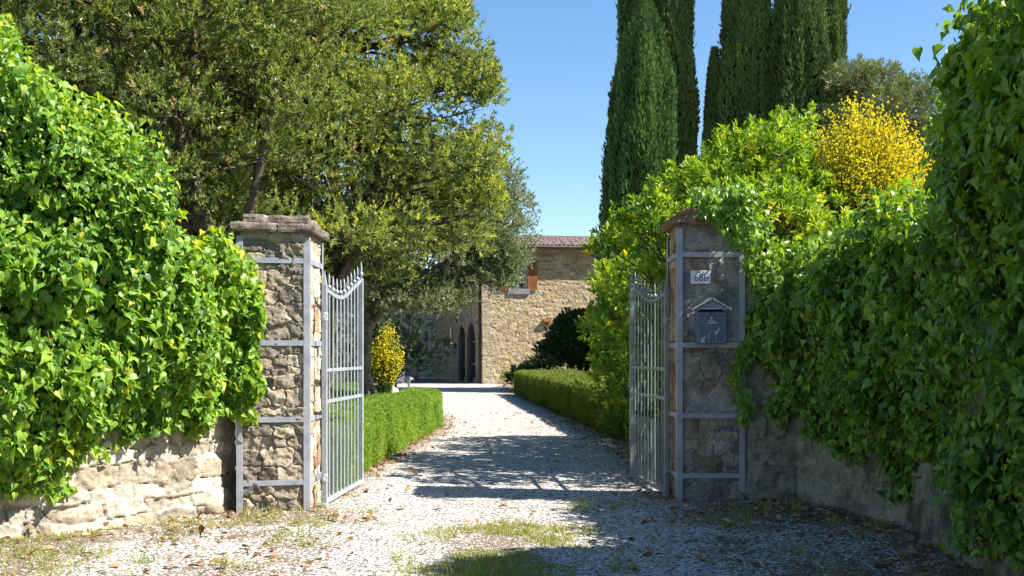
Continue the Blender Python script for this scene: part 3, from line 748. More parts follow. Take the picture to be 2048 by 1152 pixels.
# loose stone at the foot of the left pillar
def rock(name, c, r, seed, mat, label, cat, sq=(1, .8, .6), col=(0.36,0.30,0.22)):
    n1, n2_ = 18, 12; th = np.linspace(0, 2*np.pi, n1, endpoint=False); ph = np.linspace(0.12, np.pi-0.12, n2_)
    T_, P_ = np.meshgrid(th, ph); d = np.stack([np.sin(P_)*np.cos(T_), np.sin(P_)*np.sin(T_), np.cos(P_)], -1).reshape(-1, 3)
    rr = 1 + 0.22*fbm(d[:, 0]*1.5, d[:, 1]*1.5, d[:, 2]*1.5, seed) 
    V = d*rr[:, None]*r*np.array(sq)
    q = np.arange(n1*n2_).reshape(n2_, n1); F = np.stack([q[:-1], q[1:], np.roll(q[1:], -1, 1), np.roll(q[:-1], -1, 1)], -1).reshape(-1, 4)
    caps = [tuple(q[0]), tuple(reversed(q[-1]))]
    o = npmesh(name, V, [F, np.array([q[0]]), np.array([q[-1][::-1]])], mat, None, {'Col': ('POINT', np.tile(np.array(col), (len(V), 1)))}, True)
    o.location = c
    return tag(o, label, cat)
rock('loose_stone', (-2.98, 11.02, 0.06), 0.13, 4, M['st_w'], 'loose beige stone lying at the foot of the left gate pillar', 'stone')

# green cord tied to the left pillar
o = MB().tube([(-2.92, 10.72, 1.545), (-2.76, 11.1, 1.58), (-2.50, 11.235, 1.625), (-2.28, 11.25, 1.655)], 0.0042, 6).lathe([(0.001,0),(0.012,0.004),(0.012,0.02),(0.001,0.024)], 8, (-2.275, 11.25, 1.645)).build('cord', M['cord'])
tag(o, 'thin green cord stretched from the ivy to the left pillar', 'cord')

# ================================================================ GATE LEAVES
def make_gate(loc, rz, label, mat):
    g = thing('gate_leaf', label, 'gate', loc, rz, 'open iron gate leaves')
    L = 1.86
    def arc(s): t = s/L; return 2.27 - 0.06*math.sin(min(t/0.72, 1)*math.pi) + 0.22*max(0, (t-0.35)/0.65)**1.8
    MB().box(-0.026, 0.026, -0.026, 0.026, 0.02, 2.30).add([(-.026,-.026,2.30),(.026,-.026,2.30),(.026,.026,2.30),(-.026,.026,2.30),(0,0,2.47)], [(0,1,4),(1,2,4),(2,3,4),(3,0,4)]).build('hinge_post', mat, g, bevel=0.002)
    MB().box(L-0.033, L+0.033, -0.022, 0.022, 0.03, 2.50).build('end_post', mat, g, bevel=0.002)
    MB().lathe([(0.010,2.50),(0.014,2.525),(0.027,2.55),(0.014,2.575),(0.008,2.585),(0.015,2.615),(0.008,2.655),(0.001,2.705)], 10, (L, 0, 0)).build('spike', mat, g, smooth=True)
    n = 9
    for i in range(n):
        s = 0.026 + (L-0.06)*(i+1)/(n+1); z = arc(s)
        MB().tube([(s, 0, 0.05), (s, 0, z+0.03)], 0.0095, 8).build('bar', mat, g, smooth=False)
        MB().lathe([(0.0095,z+0.028),(0.020,z+0.040),(0.025,z+0.055),(0.020,z+0.071),(0.006,z+0.080),(0.006,z+0.09),(0.013,z+0.118),(0.009,z+0.15),(0.001,z+0.205)], 10, (s, 0, 0)).build('spike', mat, g, smooth=True)
    def rail(z, h=0.018):
        b = MB().box(0.026, L-0.034, -0.014, -0.0105, z-h, z+h).box(0.026, L-0.034, 0.0105, 0.014, z-h, z+h)
        for i in range(n):
            s = 0.026 + (L-0.06)*(i+1)/(n+1)
            b.obox((s+0.045, -0.016, z), (0.006,0,0), (0,0.003,0), (0,0,0.006)); b.obox((s+0.045, 0.016, z), (0.006,0,0), (0,0.003,0), (0,0,0.006))
        b.build('rail', mat, g, bevel=0.001)
    rail(1.42); rail(1.09)
    MB().box(0.026, L-0.034, -0.022, 0.022, 0.03, 0.075).build('bottom_rail', mat, g, bevel=0.002)
    b = MB(); pts = [(0.026 + (L-0.06)*i/24) for i in range(25)]
    for y0, y1 in ((-0.015,-0.0105), (0.0105,0.015)):
        for a, c in zip(pts[:-1], pts[1:]):
            za, zc = arc(a), arc(c)
            v = [(a,y0,za-.02),(c,y0,zc-.02),(c,y1,zc-.02),(a,y1,za-.02),(a,y0,za+.02),(c,y0,zc+.02),(c,y1,zc+.02),(a,y1,za+.02)]
            b.add(v, [(0,3,2,1),(4,5,6,7),(0,1,5,4),(2,3,7,6)])
    for i in range(9):
        s = 0.026 + (L-0.06)*(i+0.5)/10
        b.obox((s, 0, arc(s)), (0.012,0,0), (0,0.0165,0), (0,0,0.010))
    b.build('curved_rail', mat, g)
    b = MB()
    z = 0.09
    while z < 0.83: b.obox((L/2, 0.0125, z), (L/2-0.035,0,0), (0,0.0008,0), (0,0,0.0009)); z += 0.025
    s = 0.05
    while s < L-0.05: b.obox((s, 0.0150, 0.45), (0.0007,0,0), (0,0.0007,0), (0,0,0.375)); s += 0.025
    b.build('wire_mesh', M['mesh'], g)
    for z in (1.98, 0.30):
        h = MB().lathe([(0.034,z-0.045),(0.036,z-0.04),(0.036,z-0.004),(0.030,z),(0.036,z+0.004),(0.036,z+0.03),(0.030,z+0.045)], 14).box(-0.09,-0.02,-0.012,0.012,z-0.018,z+0.010)
        h.build('hinge', mat, g)
    MB().lathe([(0.045,0.0),(0.045,0.03),(0.03,0.04)], 12).build('pivot_foot', mat, g)
    return g
g1 = make_gate((-1.95, 11.60, 0), math.atan2(1.85, 0.13), 'left iron gate leaf swung open in full sun in front of the box hedge', M['gate'])
g2 = copy_tree(g1)
for o in [g2] + kids(g2): pass
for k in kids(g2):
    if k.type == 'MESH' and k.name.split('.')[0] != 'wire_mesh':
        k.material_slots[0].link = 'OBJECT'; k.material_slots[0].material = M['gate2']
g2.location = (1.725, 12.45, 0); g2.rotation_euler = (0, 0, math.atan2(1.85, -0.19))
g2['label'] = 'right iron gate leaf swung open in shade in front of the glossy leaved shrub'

# ================================================================ MAILBOX AND NUMBER
def text_mesh(txt, size, depth=0.001, thin=0):
    c = bpy.data.curves.new('lettering', 'FONT'); c.body = txt; c.size = size; c.extrude = depth; c.align_x = 'CENTER'; c.offset = thin
    o = bpy.data.objects.new('tmp', c); COL.objects.link(o)
    bpy.context.view_layer.update()
    dg = bpy.context.evaluated_depsgraph_get()
    me = bpy.data.meshes.new_from_object(o.evaluated_get(dg)); bpy.data.objects.remove(o); return me
YF = 12.02
mb = thing('mailbox', 'dark blue house shaped metal mailbox with the word POSTA on the right pillar', 'mailbox', (2.125, YF-0.03, 1.70))
def vert(o, x, y, z, tilt=0.0):
    o.location = (x, y, z); o.rotation_euler = (math.radians(90), 0, 0); return o
W2 = 0.158; D2 = 0.115
MB().box(-W2, W2, -D2, 0.0, 0, 0.335).build('mailbox_body', M['box'], mb, bevel=0.004)
MB().box(-0.125, 0.125, -D2-0.002, -D2+0.01, 0.345, 0.366).build('slot', M['black'], mb)  # solid black block painted for the dark inside the slot
MB().box(-W2, -0.128, -D2, 0, 0.337, 0.372).box(0.128, W2, -D2, 0, 0.337, 0.372).box(-0.128, 0.128, -0.03, 0, 0.337, 0.372).build('slot_frame', M['box'], mb)
MB().prism([(-W2-0.008,0.374),(W2+0.008,0.374),(0.0,0.463)], -D2-0.006, 0.0).build('gable', M['relief'], mb)
MB().box(-W2-0.02, W2+0.02, -D2-0.016, -D2-0.004, 0.366, 0.379).build('gable_ledge', M['boxroof'], mb)
for s in (-1, 1):
    b = MB(); q = []
    ax, az, bx, bz = -0.008*s, 0.492, 0.205*s, 0.372
    dx, dz = bx-ax, bz-az; l = math.hypot(dx, dz); nx_, nz_ = -dz/l*s*1.0, dx/l*s*1.0
    nx_, nz_ = (abs(dz)/l*s, abs(dx)/l)
    poly = [(ax,az-0.014),(bx,bz-0.014),(bx+nx_*0.0,bz),(ax,az)]
    if s < 0: poly = poly[::-1]
    b.prism(poly, -D2-0.05, 0.0)
    for i in range(14):
        t = (i+0.5)/14; b.obox((ax+dx*t, -D2-0.052, az+dz*t-0.006), (0.0045,0,0), (0,0.003,0), (0,0,0.008))
    b.build('mailbox_roof', M['boxroof'], mb)
b = MB()
for i in range(19):
    z = 0.03 + i*0.0158
    for s in (-1, 1): b.obox((s*0.141, -D2-0.003, z), (0.010,0,0.0025), (0,0.0035,0), (0,0,0.0036))
for i in range(15):
    x = -0.119 + i*0.017
    b.obox((x, -D2-0.003, 0.016), (0.0038,0,0), (0,0.0035,0), (0.002,0,0.010))
    if abs(x) > 0.03: b.obox((x, -D2-0.003, 0.322-0.014*(1-abs(x)/0.12)), (0.0038,0,0), (0,0.0035,0), (0,0,0.006))
b.build('studded_border', M['relief'], mb)
def archline(cx, z0, w, h, r=0.0035, n=12):
    pts = [(cx-w, -D2-0.003, z0), (cx-w, -D2-0.003, z0+h)] + [(cx-w*math.cos(math.pi*i/n), -D2-0.003, z0+h+w*math.sin(math.pi*i/n)) for i in range(1, n)] + [(cx+w, -D2-0.003, z0+h), (cx+w, -D2-0.003, z0)]
    return MB().tube(pts, r, 6)
archline(0.012, 0.02, 0.040, 0.072, 0.0045).lathe([(0.001,0),(0.004,0.002),(0.004,0.006),(0.001,0.008)], 6, (-0.002,-D2-0.002,0.075)).lathe([(0.001,0),(0.004,0.002),(0.004,0.006),(0.001,0.008)], 6, (0.026,-D2-0.002,0.075)).build('door_relief', M['relief'], mb)
for s in (-1, 1):
    a = archline(s*0.092, 0.222, 0.013, 0.022, 0.003); a.tube([(s*0.092-0.032,-D2-0.003,0.262),(s*0.092,-D2-0.003,0.279),(s*0.092+0.032,-D2-0.003,0.262)], 0.0035, 6).box(s*0.092-0.028, s*0.092+0.028, -D2-0.006, -D2, 0.212, 0.217)
    a.build('window_relief', M['relief'], mb)
MB().lathe([(0.001,0.0),(0.012,0.001),(0.014,0.006),(0.008,0.010)], 14).build('lock', M['steel'], mb)
lk = kids(mb)[-1]; lk.rotation_euler = (math.radians(90), 0, 0); lk.location = (0.004, -D2, 0.272)
for txt, sz_, z, mt, sx, nm in (('NOEL:', 0.021, 0.232, 'white', 1.3, 'sticker_lettering'), ('VALKERY', 0.023, 0.212, 'white', 1.18, 'sticker_lettering'), ('POSTA', 0.040, 0.170, 'relief', 1.25, 'embossed_lettering')):
    o = link(nm, text_mesh(txt, sz_, 0.0015), M[mt], mb); o.rotation_euler = (math.radians(90), 0, 0); o.scale = (sx, 1, 1); o.location = (0.006, -D2-0.002, z)

pl = thing('house_number', 'white tile with house number 686 above the mailbox', 'house number', (2.03, YF-0.026, 2.345))
MB().box(-0.108, 0.108, -0.008, 0, 0, 0.142).build('number_tile', M['plate'], pl, bevel=0.003)
o = link('number_lettering', text_mesh('686', 0.118, 0.0006, -0.0012), M['ink'], pl); o.rotation_euler = (math.radians(90), 0, 0); o.scale = (0.86, 1, 1); o.location = (0.004, -0.0095, 0.030)
o = link('faded_lettering', text_mesh("FRA  ' L", 0.026, 0.0004), M['ink'], pl); o.rotation_euler = (math.radians(90), 0, 0); o.scale = (1.1, 1, 1); o.location = (-0.005, -0.009, 0.116)

# ================================================================ IVY
def ivy(name, label, cat, path, tops, bots, thick, dens, leaf, mat, seed, side, extra=None, back=1.0, thin=0.0):
    """path: plan points of the wall face; tops/bots/thick: (distance, value) lists; dens: (distance, leaves per m2)"""
    t = thing(name, label, cat, (float(path[0, 0]), float(path[0, 1]), 0))
    seg = np.diff(path, axis=0); L = np.r_[0, np.cumsum(np.linalg.norm(seg, axis=1))]
    def ev(u, w, off=0.0):
        top = np.interp(u, *zip(*tops)) + 0.14*fbm(u*1.7, 0*u, 0, seed, 3); bot = np.interp(u, *zip(*bots)) + 0.14*fbm(u*2.6, 0*u+3, 0, seed+1, 3)
        Tk = np.interp(u, *zip(*thick))
        x = np.interp(u, L, path[:, 0]); y = np.interp(u, L, path[:, 1])
        tx = np.interp(u+0.3, L, path[:, 0]) - np.interp(u-0.3, L, path[:, 0]); ty = np.interp(u+0.3, L, path[:, 1]) - np.interp(u-0.3, L, path[:, 1])
        tt = nrm(np.stack([tx, ty], -1)); nn = np.stack([-tt[..., 1], tt[..., 0]], -1)*side
        ws = 0.78
        a = np.clip((w-ws)/(1-ws), 0, 1)*math.radians(158); wl = np.clip(w/ws, 0, 1)
        zt = np.maximum(top - Tk, bot + 0.05)
        z = np.where(w < ws, bot + (zt-bot)*wl, zt + (top-zt)*np.sin(a))
        shape = 0.38 + 0.62*sstep(0, 0.35, wl)
        out = np.where(w < ws, Tk*shape, Tk*np.cos(a)*np.where(np.cos(a) < 0, back, 1))
        bul = 0.15*fbm(u*1.5, z*1.5, 0, seed+2, 3) + 0.14*fbm(u*4.6, z*2.4, 0, seed+4, 3) - 0.20*sstep(0.2, 0.75, fbm(u*3.4 + 9, z*2.2, 0, seed+6, 2))
        out = out + (bul + off)*np.where(w < ws, 1, np.cos(a)); z = z + (bul + off)*np.where(w < ws, 0, np.sin(a))
        n3 = np.stack([nn[..., 0]*np.where(w < ws, 1, np.cos(a)), nn[..., 1]*np.where(w < ws, 1, np.cos(a)), np.where(w < ws, 0.18, np.sin(a))], -1)
        return np.stack([x + nn[..., 0]*out, y + nn[..., 1]*out, z], -1), nrm(n3)
    # leaves
    us = []
    for (a, b, d) in dens:
        hgt = np.interp((a+b)/2, *zip(*tops)) - np.interp((a+b)/2, *zip(*bots)) + 0.8
        us.append(RNG.uniform(a, b, int(d*(b-a)*hgt)))
    u = np.concatenate(us); w = RNG.random(len(u)); w = np.where((u < thin) & (RNG.random(len(u)) < 0.5), w*0.62, w)
    # leaves hang in drooping shoots: gather them round shoot centres
    off = -0.20*RNG.random(len(u))**1.6 + 0.05
    tip = RNG.random(len(u)) < 0.05; off = np.where(tip, 0.05 + 0.13*RNG.random(len(u)), off); off = np.where((w > 0.8) & (RNG.random(len(u)) < 0.3), 0.02 + 0.24*RNG.random(len(u)), off)
    P, n3 = ev(u, w, off)
    D = nrm(np.array([0, 0, -0.9]) + rdir(len(u))*0.85 + n3*0.35)
    Nn = nrm(n3*0.75 + rdir(len(u))*0.8 + np.array([0, 0, 0.55]))
    s = leaf*(0.5 + 0.9*RNG.random(len(u))**1.3)*(1 + 0.25*fbm(u*1.2, P[:, 2]*1.2, 3, seed+11, 2))
    rnd = 0.33 + 0.22*RNG.normal(size=len(u)) + 0.25*(off + 0.1)/0.15*0.6 + 0.12*fbm(u*2, P[:, 2]*2, 0, seed+9)
    old = RNG.random(len(u)) < 0.012
    rnd = np.where(old, 1.0, np.clip(rnd, 0, 0.94))
    if extra is not None:
        e = extra(); P = np.concatenate([P, e[0]]); D = np.concatenate([D, e[1]]); Nn = np.concatenate([Nn, e[2]]); s = np.concatenate([s, leaf*(0.6+0.6*RNG.random(len(e[0])))]); rnd = np.concatenate([rnd, 0.3+0.5*RNG.random(len(e[0]))])
    leafmesh('foliage', P, D, Nn, s, s*(0.82 + 0.22*RNG.random(len(s))), mat, t, T_IVY, rnd, smooth=False)
    # opaque dark core: the shade between leaves is put into its colour
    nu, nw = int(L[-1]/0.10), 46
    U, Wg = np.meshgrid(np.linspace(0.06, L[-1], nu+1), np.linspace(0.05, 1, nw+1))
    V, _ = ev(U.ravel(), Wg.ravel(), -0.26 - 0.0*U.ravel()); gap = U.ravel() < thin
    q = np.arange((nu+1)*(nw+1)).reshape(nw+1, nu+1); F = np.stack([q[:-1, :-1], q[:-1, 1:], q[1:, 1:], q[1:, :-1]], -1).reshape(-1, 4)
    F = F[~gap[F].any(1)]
    npmesh('dark_ivy_core', V, F, M['core'], t, None, True, world=True)
    # some bare vine stems climbing the wall below
    b = MB()
    rs = random.Random(seed)
    for _ in range(26):
        uu = rs.uniform(0.1, min(L[-1], 6.0)); pts = []
        x0, y0 = np.interp(uu, L, path[:, 0]), np.interp(uu, L, path[:, 1])
        zb = max(0.15, float(np.interp(uu, *zip(*bots))) - rs.uniform(0.0, 0.12))
        tq, nq = ev(np.array([uu]), np.array([0.05]), 0)
        for k in range(6):
            f = k/5; q2, _ = ev(np.array([uu + rs.uniform(-.04,.04)]), np.array([0.02 + 0.5*f]), -0.05)
            pts.append(tuple(q2[0]))
        pts[0] = (pts[0][0], pts[0][1], zb)
        b.tube(pts, [0.008, 0.007, 0.006, 0.005, 0.004, 0.003], 5, cap=False)
    for _ in range(70):
        uu = rs.uniform(0.2, min(L[-1]-0.5, 5.5)); ww = rs.uniform(0.1, 0.95); du_ = rs.uniform(-0.05, 0.05); dw = rs.uniform(0.03, 0.07); pts = []
        for k in range(6):
            q2, _ = ev(np.array([uu + du_*k]), np.array([min(ww + dw*k*0.6, 1.0)]), rs.uniform(-0.02, 0.05)); pts.append(tuple(q2[0]))
        b.tube(pts, [0.0045, 0.004, 0.004, 0.0035, 0.003, 0.002], 4, cap=False)
    b.build('stems', M['stem'], t, world=True)
    return t
LI = np.array([(-2.62,11.30), (-2.90,11.15), (-3.40,10.60), (-4.02,9.95), (-4.52,9.68), (-5.6,9.2), (-8.0,8.4)])
ivy('climbing_ivy', 'bright sunlit ivy heaped over the wall left of the gate', 'ivy', LI,
    [(0,2.38),(0.3,2.48),(0.98,2.46),(1.05,2.95),(1.22,3.3),(1.5,3.58),(1.85,3.9),(2.2,4.25),(2.45,4.45),(2.8,4.15),(3.2,4.0),(6.4,4.0)],
    [(0,1.10),(0.15,0.95),(0.8,0.86),(1.0,0.84),(1.3,0.70),(1.9,0.50),(2.6,0.36),(3.5,0.34),(6.4,0.3)],
    [(0,0.18),(0.35,0.34),(1.0,0.44),(2.5,0.52),(6.4,0.5)],
    [(0,4.2,1700),(4.2,6.4,600)], 0.074, M['ivy'], 31, 1)
RI = np.array([(2.56,12.10), (2.66,12.05), (3.08,11.95), (3.45,11.45), (3.62,10.3), (3.58,9.3), (3.48,8.0), (3.42,6.0), (3.4,2.0), (3.4,-3.0)])
def pillar_top():
    n = 900; a = RNG.random(n)
    P = np.stack([RNG.uniform(1.98, 2.62, n), 12.15 + RNG.normal(size=n)*0.22, 3.17 + 0.10*RNG.random(n) + 0.12*RNG.random(n)], 1)
    P[:, 0] = np.where(RNG.random(n) < 0.3, P[:, 0]*0.3 + 0.7*2.45, P[:, 0])
    n2_ = 330; x = RNG.uniform(2.0, 2.58, n2_)
    P2 = np.stack([x, 11.90 - 0.10*RNG.random(n2_), 3.16 - RNG.random(n2_)**1.4*(0.10 + 1.1*np.clip(x-2.08, 0, 0.5))], 1)
    n3_ = 160; f = RNG.random(n3_)
    P3 = np.stack([2.36 + 0.16*RNG.random(n3_) + 0.06*np.sin(f*9), 11.90 - 0.05*RNG.random(n3_), 0.85 + 0.95*f], 1)
    P = np.concatenate([P, P2, P3]); N_ = nrm(np.concatenate([np.tile([0.1, -0.3, 1.0], (n, 1)), np.tile([0.0, -1.0, 0.4], (n2_+n3_, 1))]) + rdir(len(P))*0.6)
    D = nrm(np.array([0, -0.2, -0.8]) + rdir(len(P))*0.7); return P, D, N_
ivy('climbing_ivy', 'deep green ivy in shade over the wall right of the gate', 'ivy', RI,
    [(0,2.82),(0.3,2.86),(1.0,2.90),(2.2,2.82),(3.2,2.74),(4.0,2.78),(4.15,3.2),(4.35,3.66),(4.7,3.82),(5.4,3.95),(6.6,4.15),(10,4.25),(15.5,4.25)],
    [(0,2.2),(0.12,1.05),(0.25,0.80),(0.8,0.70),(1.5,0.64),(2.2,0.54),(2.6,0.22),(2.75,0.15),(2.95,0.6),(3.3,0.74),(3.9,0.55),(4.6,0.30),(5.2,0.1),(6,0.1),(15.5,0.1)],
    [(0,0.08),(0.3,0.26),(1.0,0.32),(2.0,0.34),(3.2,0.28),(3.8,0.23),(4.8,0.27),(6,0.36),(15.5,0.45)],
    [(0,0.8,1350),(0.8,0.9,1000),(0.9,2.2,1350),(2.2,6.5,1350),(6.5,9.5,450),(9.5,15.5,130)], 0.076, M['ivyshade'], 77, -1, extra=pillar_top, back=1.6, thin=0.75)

# ================================================================ TREES
def tree_base(name, label, cat, base, group=None): return thing(name, label, cat, base, 0, group)
# B: the broad evergreen whose crown edge closes the sky on the right
def envB(p, r):
    x, y, z = p
    cx = np.interp(z, [2, 3.2, 4.2, 5.3, 6.3, 7.8, 8.9, 10, 12, 13], [-1.6, -1.0, -0.30, -0.12, 0.0, -0.38, -0.95, -1.6, -3.5, -5])
    xr = x + r*0.98; dy = abs(y - 24)/4.2
    lim = cx*(y/24.0) - 3.0*dy**2.2*0.9
    lo = 2.4 + (1.0 if x > -2.2 else 0) + 0.0
    return xr < lim and x > -9 + 2*dy and z - r*0.8 > lo and z + r*0.8 < 13
lb = lobes_in(envB, 150, 0.7, 1.25, ((-9, 0.5), (20.5, 27.5), (2.5, 13)), 5)
def shell_edge(env, n, y0, zr, rr, seed, cxf):
    r = random.Random(seed); out = []
    for _ in range(n):
        z = r.uniform(*zr); rad = r.uniform(*rr); y = y0 + r.uniform(-1.2, 1.2); out.append(((cxf(z)*(y/24.0) - rad*1.0, y, z), rad))
    return out
lb += shell_edge(None, 26, 24, (3.6, 9.6), (0.45, 0.8), 4, lambda z: float(np.interp(z, [3.2, 4.2, 5.3, 6.3, 7.8, 8.9, 10], [-0.8, -0.30, -0.12, 0.02, -0.36, -0.93, -1.5])))
tb = tree_base('evergreen_tree', 'broad evergreen tree with yellow green crown edge against the sky above the gate', 'tree', (-4.2, 24.2, 0))
trunkB = [(-4.2,24.2,0), (-4.15,24.1,1.2), (-4.0,24,2.6), (-3.8,24,4.2), (-3.9,24,6), (-4.0,24,8), (-4.1,24,10.5)]
mbt = MB(); mbt.tube(trunkB, [0.30,0.24,0.21,0.18,0.14,0.10,0.05], 10)
for tp in ([(-4.0,24,2.4),(-3.2,23.7,4.2),(-2.6,23.4,6.2),(-2.3,23.2,8.2)], [(-4.1,24,2.2),(-4.9,23.7,4.0),(-5.3,23.4,6.2),(-5.6,23.2,8.6)], [(-3.9,24,3.0),(-2.9,24.4,4.6),(-1.9,24.6,5.8)]):
    mbt.tube(tp, [0.15,0.11,0.08,0.05][:len(tp)], 7)
branches(mbt, trunkB, lb, 0.065)
mbt.build('trunk', M['bark'], tb, smooth=True, world=True)
crown_lobes(lb, 250, 13, 0.092, 0.031, M['oak'], tb, tl=0.13, young=0.42, seed=3, fill=0.4, name='crown', brown=0.015)
# A: darker evergreen on the left with forked trunks
def envA(p, r):
    x, y, z = p; d = ((x + 7.2)/4.6)**2 + ((y - 19.3)/3.6)**2 + ((z - 6.6)/4.9)**2
    return d < 1.0 - 0.12*r and z - r*0.8 > (3.0 if x > -6 else 2.4)
la = lobes_in(envA, 130, 0.65, 1.15, ((-12, -2), (15.5, 23), (2, 12)), 9)
ta = tree_base('evergreen_tree', 'dark evergreen tree with forked leaning trunks rising behind the left ivy', 'tree', (-4.75, 18.9, 0))
trunkA = [(-4.75,18.9,0), (-4.8,18.8,1.6), (-4.92,18.7,2.9), (-5.12,18.6,3.7), (-5.35,18.5,4.7), (-6.0,18.8,6.0), (-6.8,19,7.5), (-7.2,19.2,9.5)]
mbt = MB(); mbt.tube(trunkA, [0.24,0.20,0.17,0.15,0.13,0.11,0.08,0.04], 10)
for tp in ([(-4.8,18.8,1.2),(-4.62,18.5,2.6),(-4.45,18.3,3.4),(-4.1,18.1,4.6),(-3.8,18,6.0)], [(-4.78,18.9,0.8),(-5.1,18.9,2.6),(-5.45,18.9,3.6),(-6.3,19,5.0),(-7.6,19.2,6.6)], [(-5.6,18.6,5.2),(-5.2,18.4,6.6),(-5.0,18.3,8.2)]):
    mbt.tube(tp, [0.14,0.12,0.10,0.07,0.04][:len(tp)], 8)
branches(mbt, trunkA, la, 0.06)
mbt.build('trunk', M['bark'], ta, smooth=True, world=True)
crown_lobes(la, 250, 13, 0.088, 0.030, M['oak'], ta, tl=0.13, young=0.10, seed=13, fill=0.4, name='crown', brown=0.035)

# olive tree by the drive
lo = [((-0.34,29.9,3.28),0.28), ((-0.22,30.0,3.5),0.36), ((-0.2,30.0,3.85),0.36), ((-0.15,30.1,4.25),0.4), ((-0.34,30.2,3.62),0.36), ((-0.30,30.2,4.0),0.42), ((-0.75,30.1,3.5),0.42), ((-0.62,30.1,3.95),0.45), ((-3.9,30,3.6),0.9), ((-3.0,30,3.3),0.8), ((-2.3,30.3,3.0),0.75), ((-1.75,30.2,3.15),0.7), ((-3.4,29.6,4.6),0.9), ((-2.4,29.8,4.3),1.0), ((-1.4,30,4.5),0.95), ((-0.7,30.4,4.3),0.8),
      ((-0.25,30.6,4.9),0.75), ((-0.1,30.8,5.6),0.65), ((-0.35,31,6.3),0.6), ((-1.1,30.4,5.6),1.0), ((-2.1,30,5.5),1.1), ((-3.4,30.2,5.8),1.1), ((-4.6,30.4,4.8),1.0), ((-4.9,30.4,3.7),0.8),
      ((-2.0,29.4,2.75),0.5), ((-1.55,29.8,2.9),0.5), ((-2.8,29.4,2.75),0.5), ((-1.2,30.4,6.5),0.8), ((-0.02,30.8,4.2),0.5), ((-0.45,30.4,3.75),0.5), ((-1.05,30.2,3.7),0.6), ((-3.6,29.5,2.9),0.6)]
to = tree_base('olive_tree', 'grey green olive tree with twisted trunk beside the yellow broom', 'tree', (-3.85, 30, 0))
trunkO = [(-3.72,30,0.05), (-3.86,30,0.5), (-3.98,30,1.1), (-3.95,30,1.7), (-3.9,30,2.3), (-3.8,30,3.0), (-3.5,30,3.7), (-3.1,30,4.6)]
mbt = MB(); mbt.tube(trunkO, [0.34,0.23,0.17,0.16,0.15,0.14,0.10,0.06], 12)
mbt.tube([(-3.88,30,2.3),(-3.3,29.8,2.9),(-2.6,29.8,3.5),(-1.6,30,4.2),(-0.7,30.3,4.9)], [0.11,0.09,0.07,0.05,0.03], 8)
for k in range(7):
    a = k*0.9; mbt.tube([(-3.85+0.16*math.cos(a),30+0.16*math.sin(a),0.7), (-3.78+0.33*math.cos(a),30+0.3*math.sin(a),0.3), (-3.72+0.55*math.cos(a),30+0.5*math.sin(a),0.0)], [0.09,0.10,0.06], 7)
branches(mbt, trunkO + [(-2.6,29.8,3.5), (-1.6,30,4.2)], lo, 0.05, twigs=6)
mbt.build('trunk', M['barkolive'], to, smooth=True, world=True)
crown_lobes(lo, 700, 13, 0.095, 0.026, M['olive'], to, tl=0.25, young=0.2, seed=23, fill=0.45, name='crown', shoot=0.9, squash=0.85)

# cypresses
def cypress(X, Y, H, R, label, mat, seed, n=26000, base=0.0, apex=0.0):
    t = tree_base('cypress_tree', label, 'tree', (X, Y, base), 'tall cypresses behind the shrubs')
    zf = np.array([0, .04, .15, .35, .6, .8, .92, 1.0]); rf = np.array([.35, .75, .95, 1.0, .90, .68, .42, .02])
    def prof(f): return np.interp(f, zf, rf)
    def surf(th, f, off=1.0):
        lob = 0.30*noise(np.cos(th)*1.9 + seed, np.sin(th)*1.9, f*H*0.16, seed) + 0.17*noise(np.cos(th)*4.2, np.sin(th)*4.2 + seed, f*H*0.5, seed+1) + 0.08*noise(np.cos(th)*7, np.sin(th)*7 + seed, f*H*1.3, seed+2)
        lob = lob + 0.10 - 0.20*np.abs(noise(np.cos(th)*3.1 + 4, np.sin(th)*3.1, f*H*0.13, seed+12))
        r = R*prof(f)*(1 + lob)*off
        return np.stack([X + apex*f + r*np.cos(th), Y + r*np.sin(th), base + f*H], -1)
    th = RNG.random(n)*2*np.pi; f = RNG.random(n)**0.9
    P = surf(th, f, 0.90 + 0.16*RNG.random(n)**2 + np.where(RNG.random(n) < 0.06, 0.10*RNG.random(n), 0))
    out = np.stack([np.cos(th), np.sin(th), 0*th], -1)
    # sprays: small plumes growing upwards and slightly outwards
    k = 4
    Pk, D, Nn = sprigs(P, out*0.38 + np.array([0, 0, 1.0]) + rdir(n)*0.22, k, 0.16, spread=0.45, up=0.4)
    nz = noise(P[:, 0]*1.5, P[:, 1]*1.5, P[:, 2]*0.6, seed+7)
    rnd = np.repeat(0.5 + 0.35*nz + 0.2*RNG.normal(size=n), k)
    s = 0.7 + 0.6*RNG.random(len(Pk))
    leafmesh('crown', Pk, D, Nn, 0.17*s, 0.055*s, mat, t, T_BLADE, np.clip(rnd, 0, 1))
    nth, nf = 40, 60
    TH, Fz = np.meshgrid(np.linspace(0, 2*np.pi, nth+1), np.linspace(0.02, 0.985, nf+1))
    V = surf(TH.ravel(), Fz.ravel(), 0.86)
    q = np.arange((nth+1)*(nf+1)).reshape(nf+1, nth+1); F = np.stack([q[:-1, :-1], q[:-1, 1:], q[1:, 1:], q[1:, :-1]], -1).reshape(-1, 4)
    npmesh('dark_core', V, F, M['core'], t, None, True, world=True)  # dark core of the crown, inner shade put into its colour
    MB().tube([(X, Y, 0), (X, Y, base + H*0.15)], [R*0.25, R*0.2], 8).build('trunk', M['bark'], t, world=True)
cypress(5.02, 45.5, 15.9, 1.36, 'bright green cypress in front at the left end of the row, tip visible', M['cypress'], 3, 34000, apex=0.45)
cypress(5.55, 47.6, 21.5, 1.2, 'cypress directly behind the bright green one, leftmost cut by the top edge', M['cypress2'], 5, 30000)
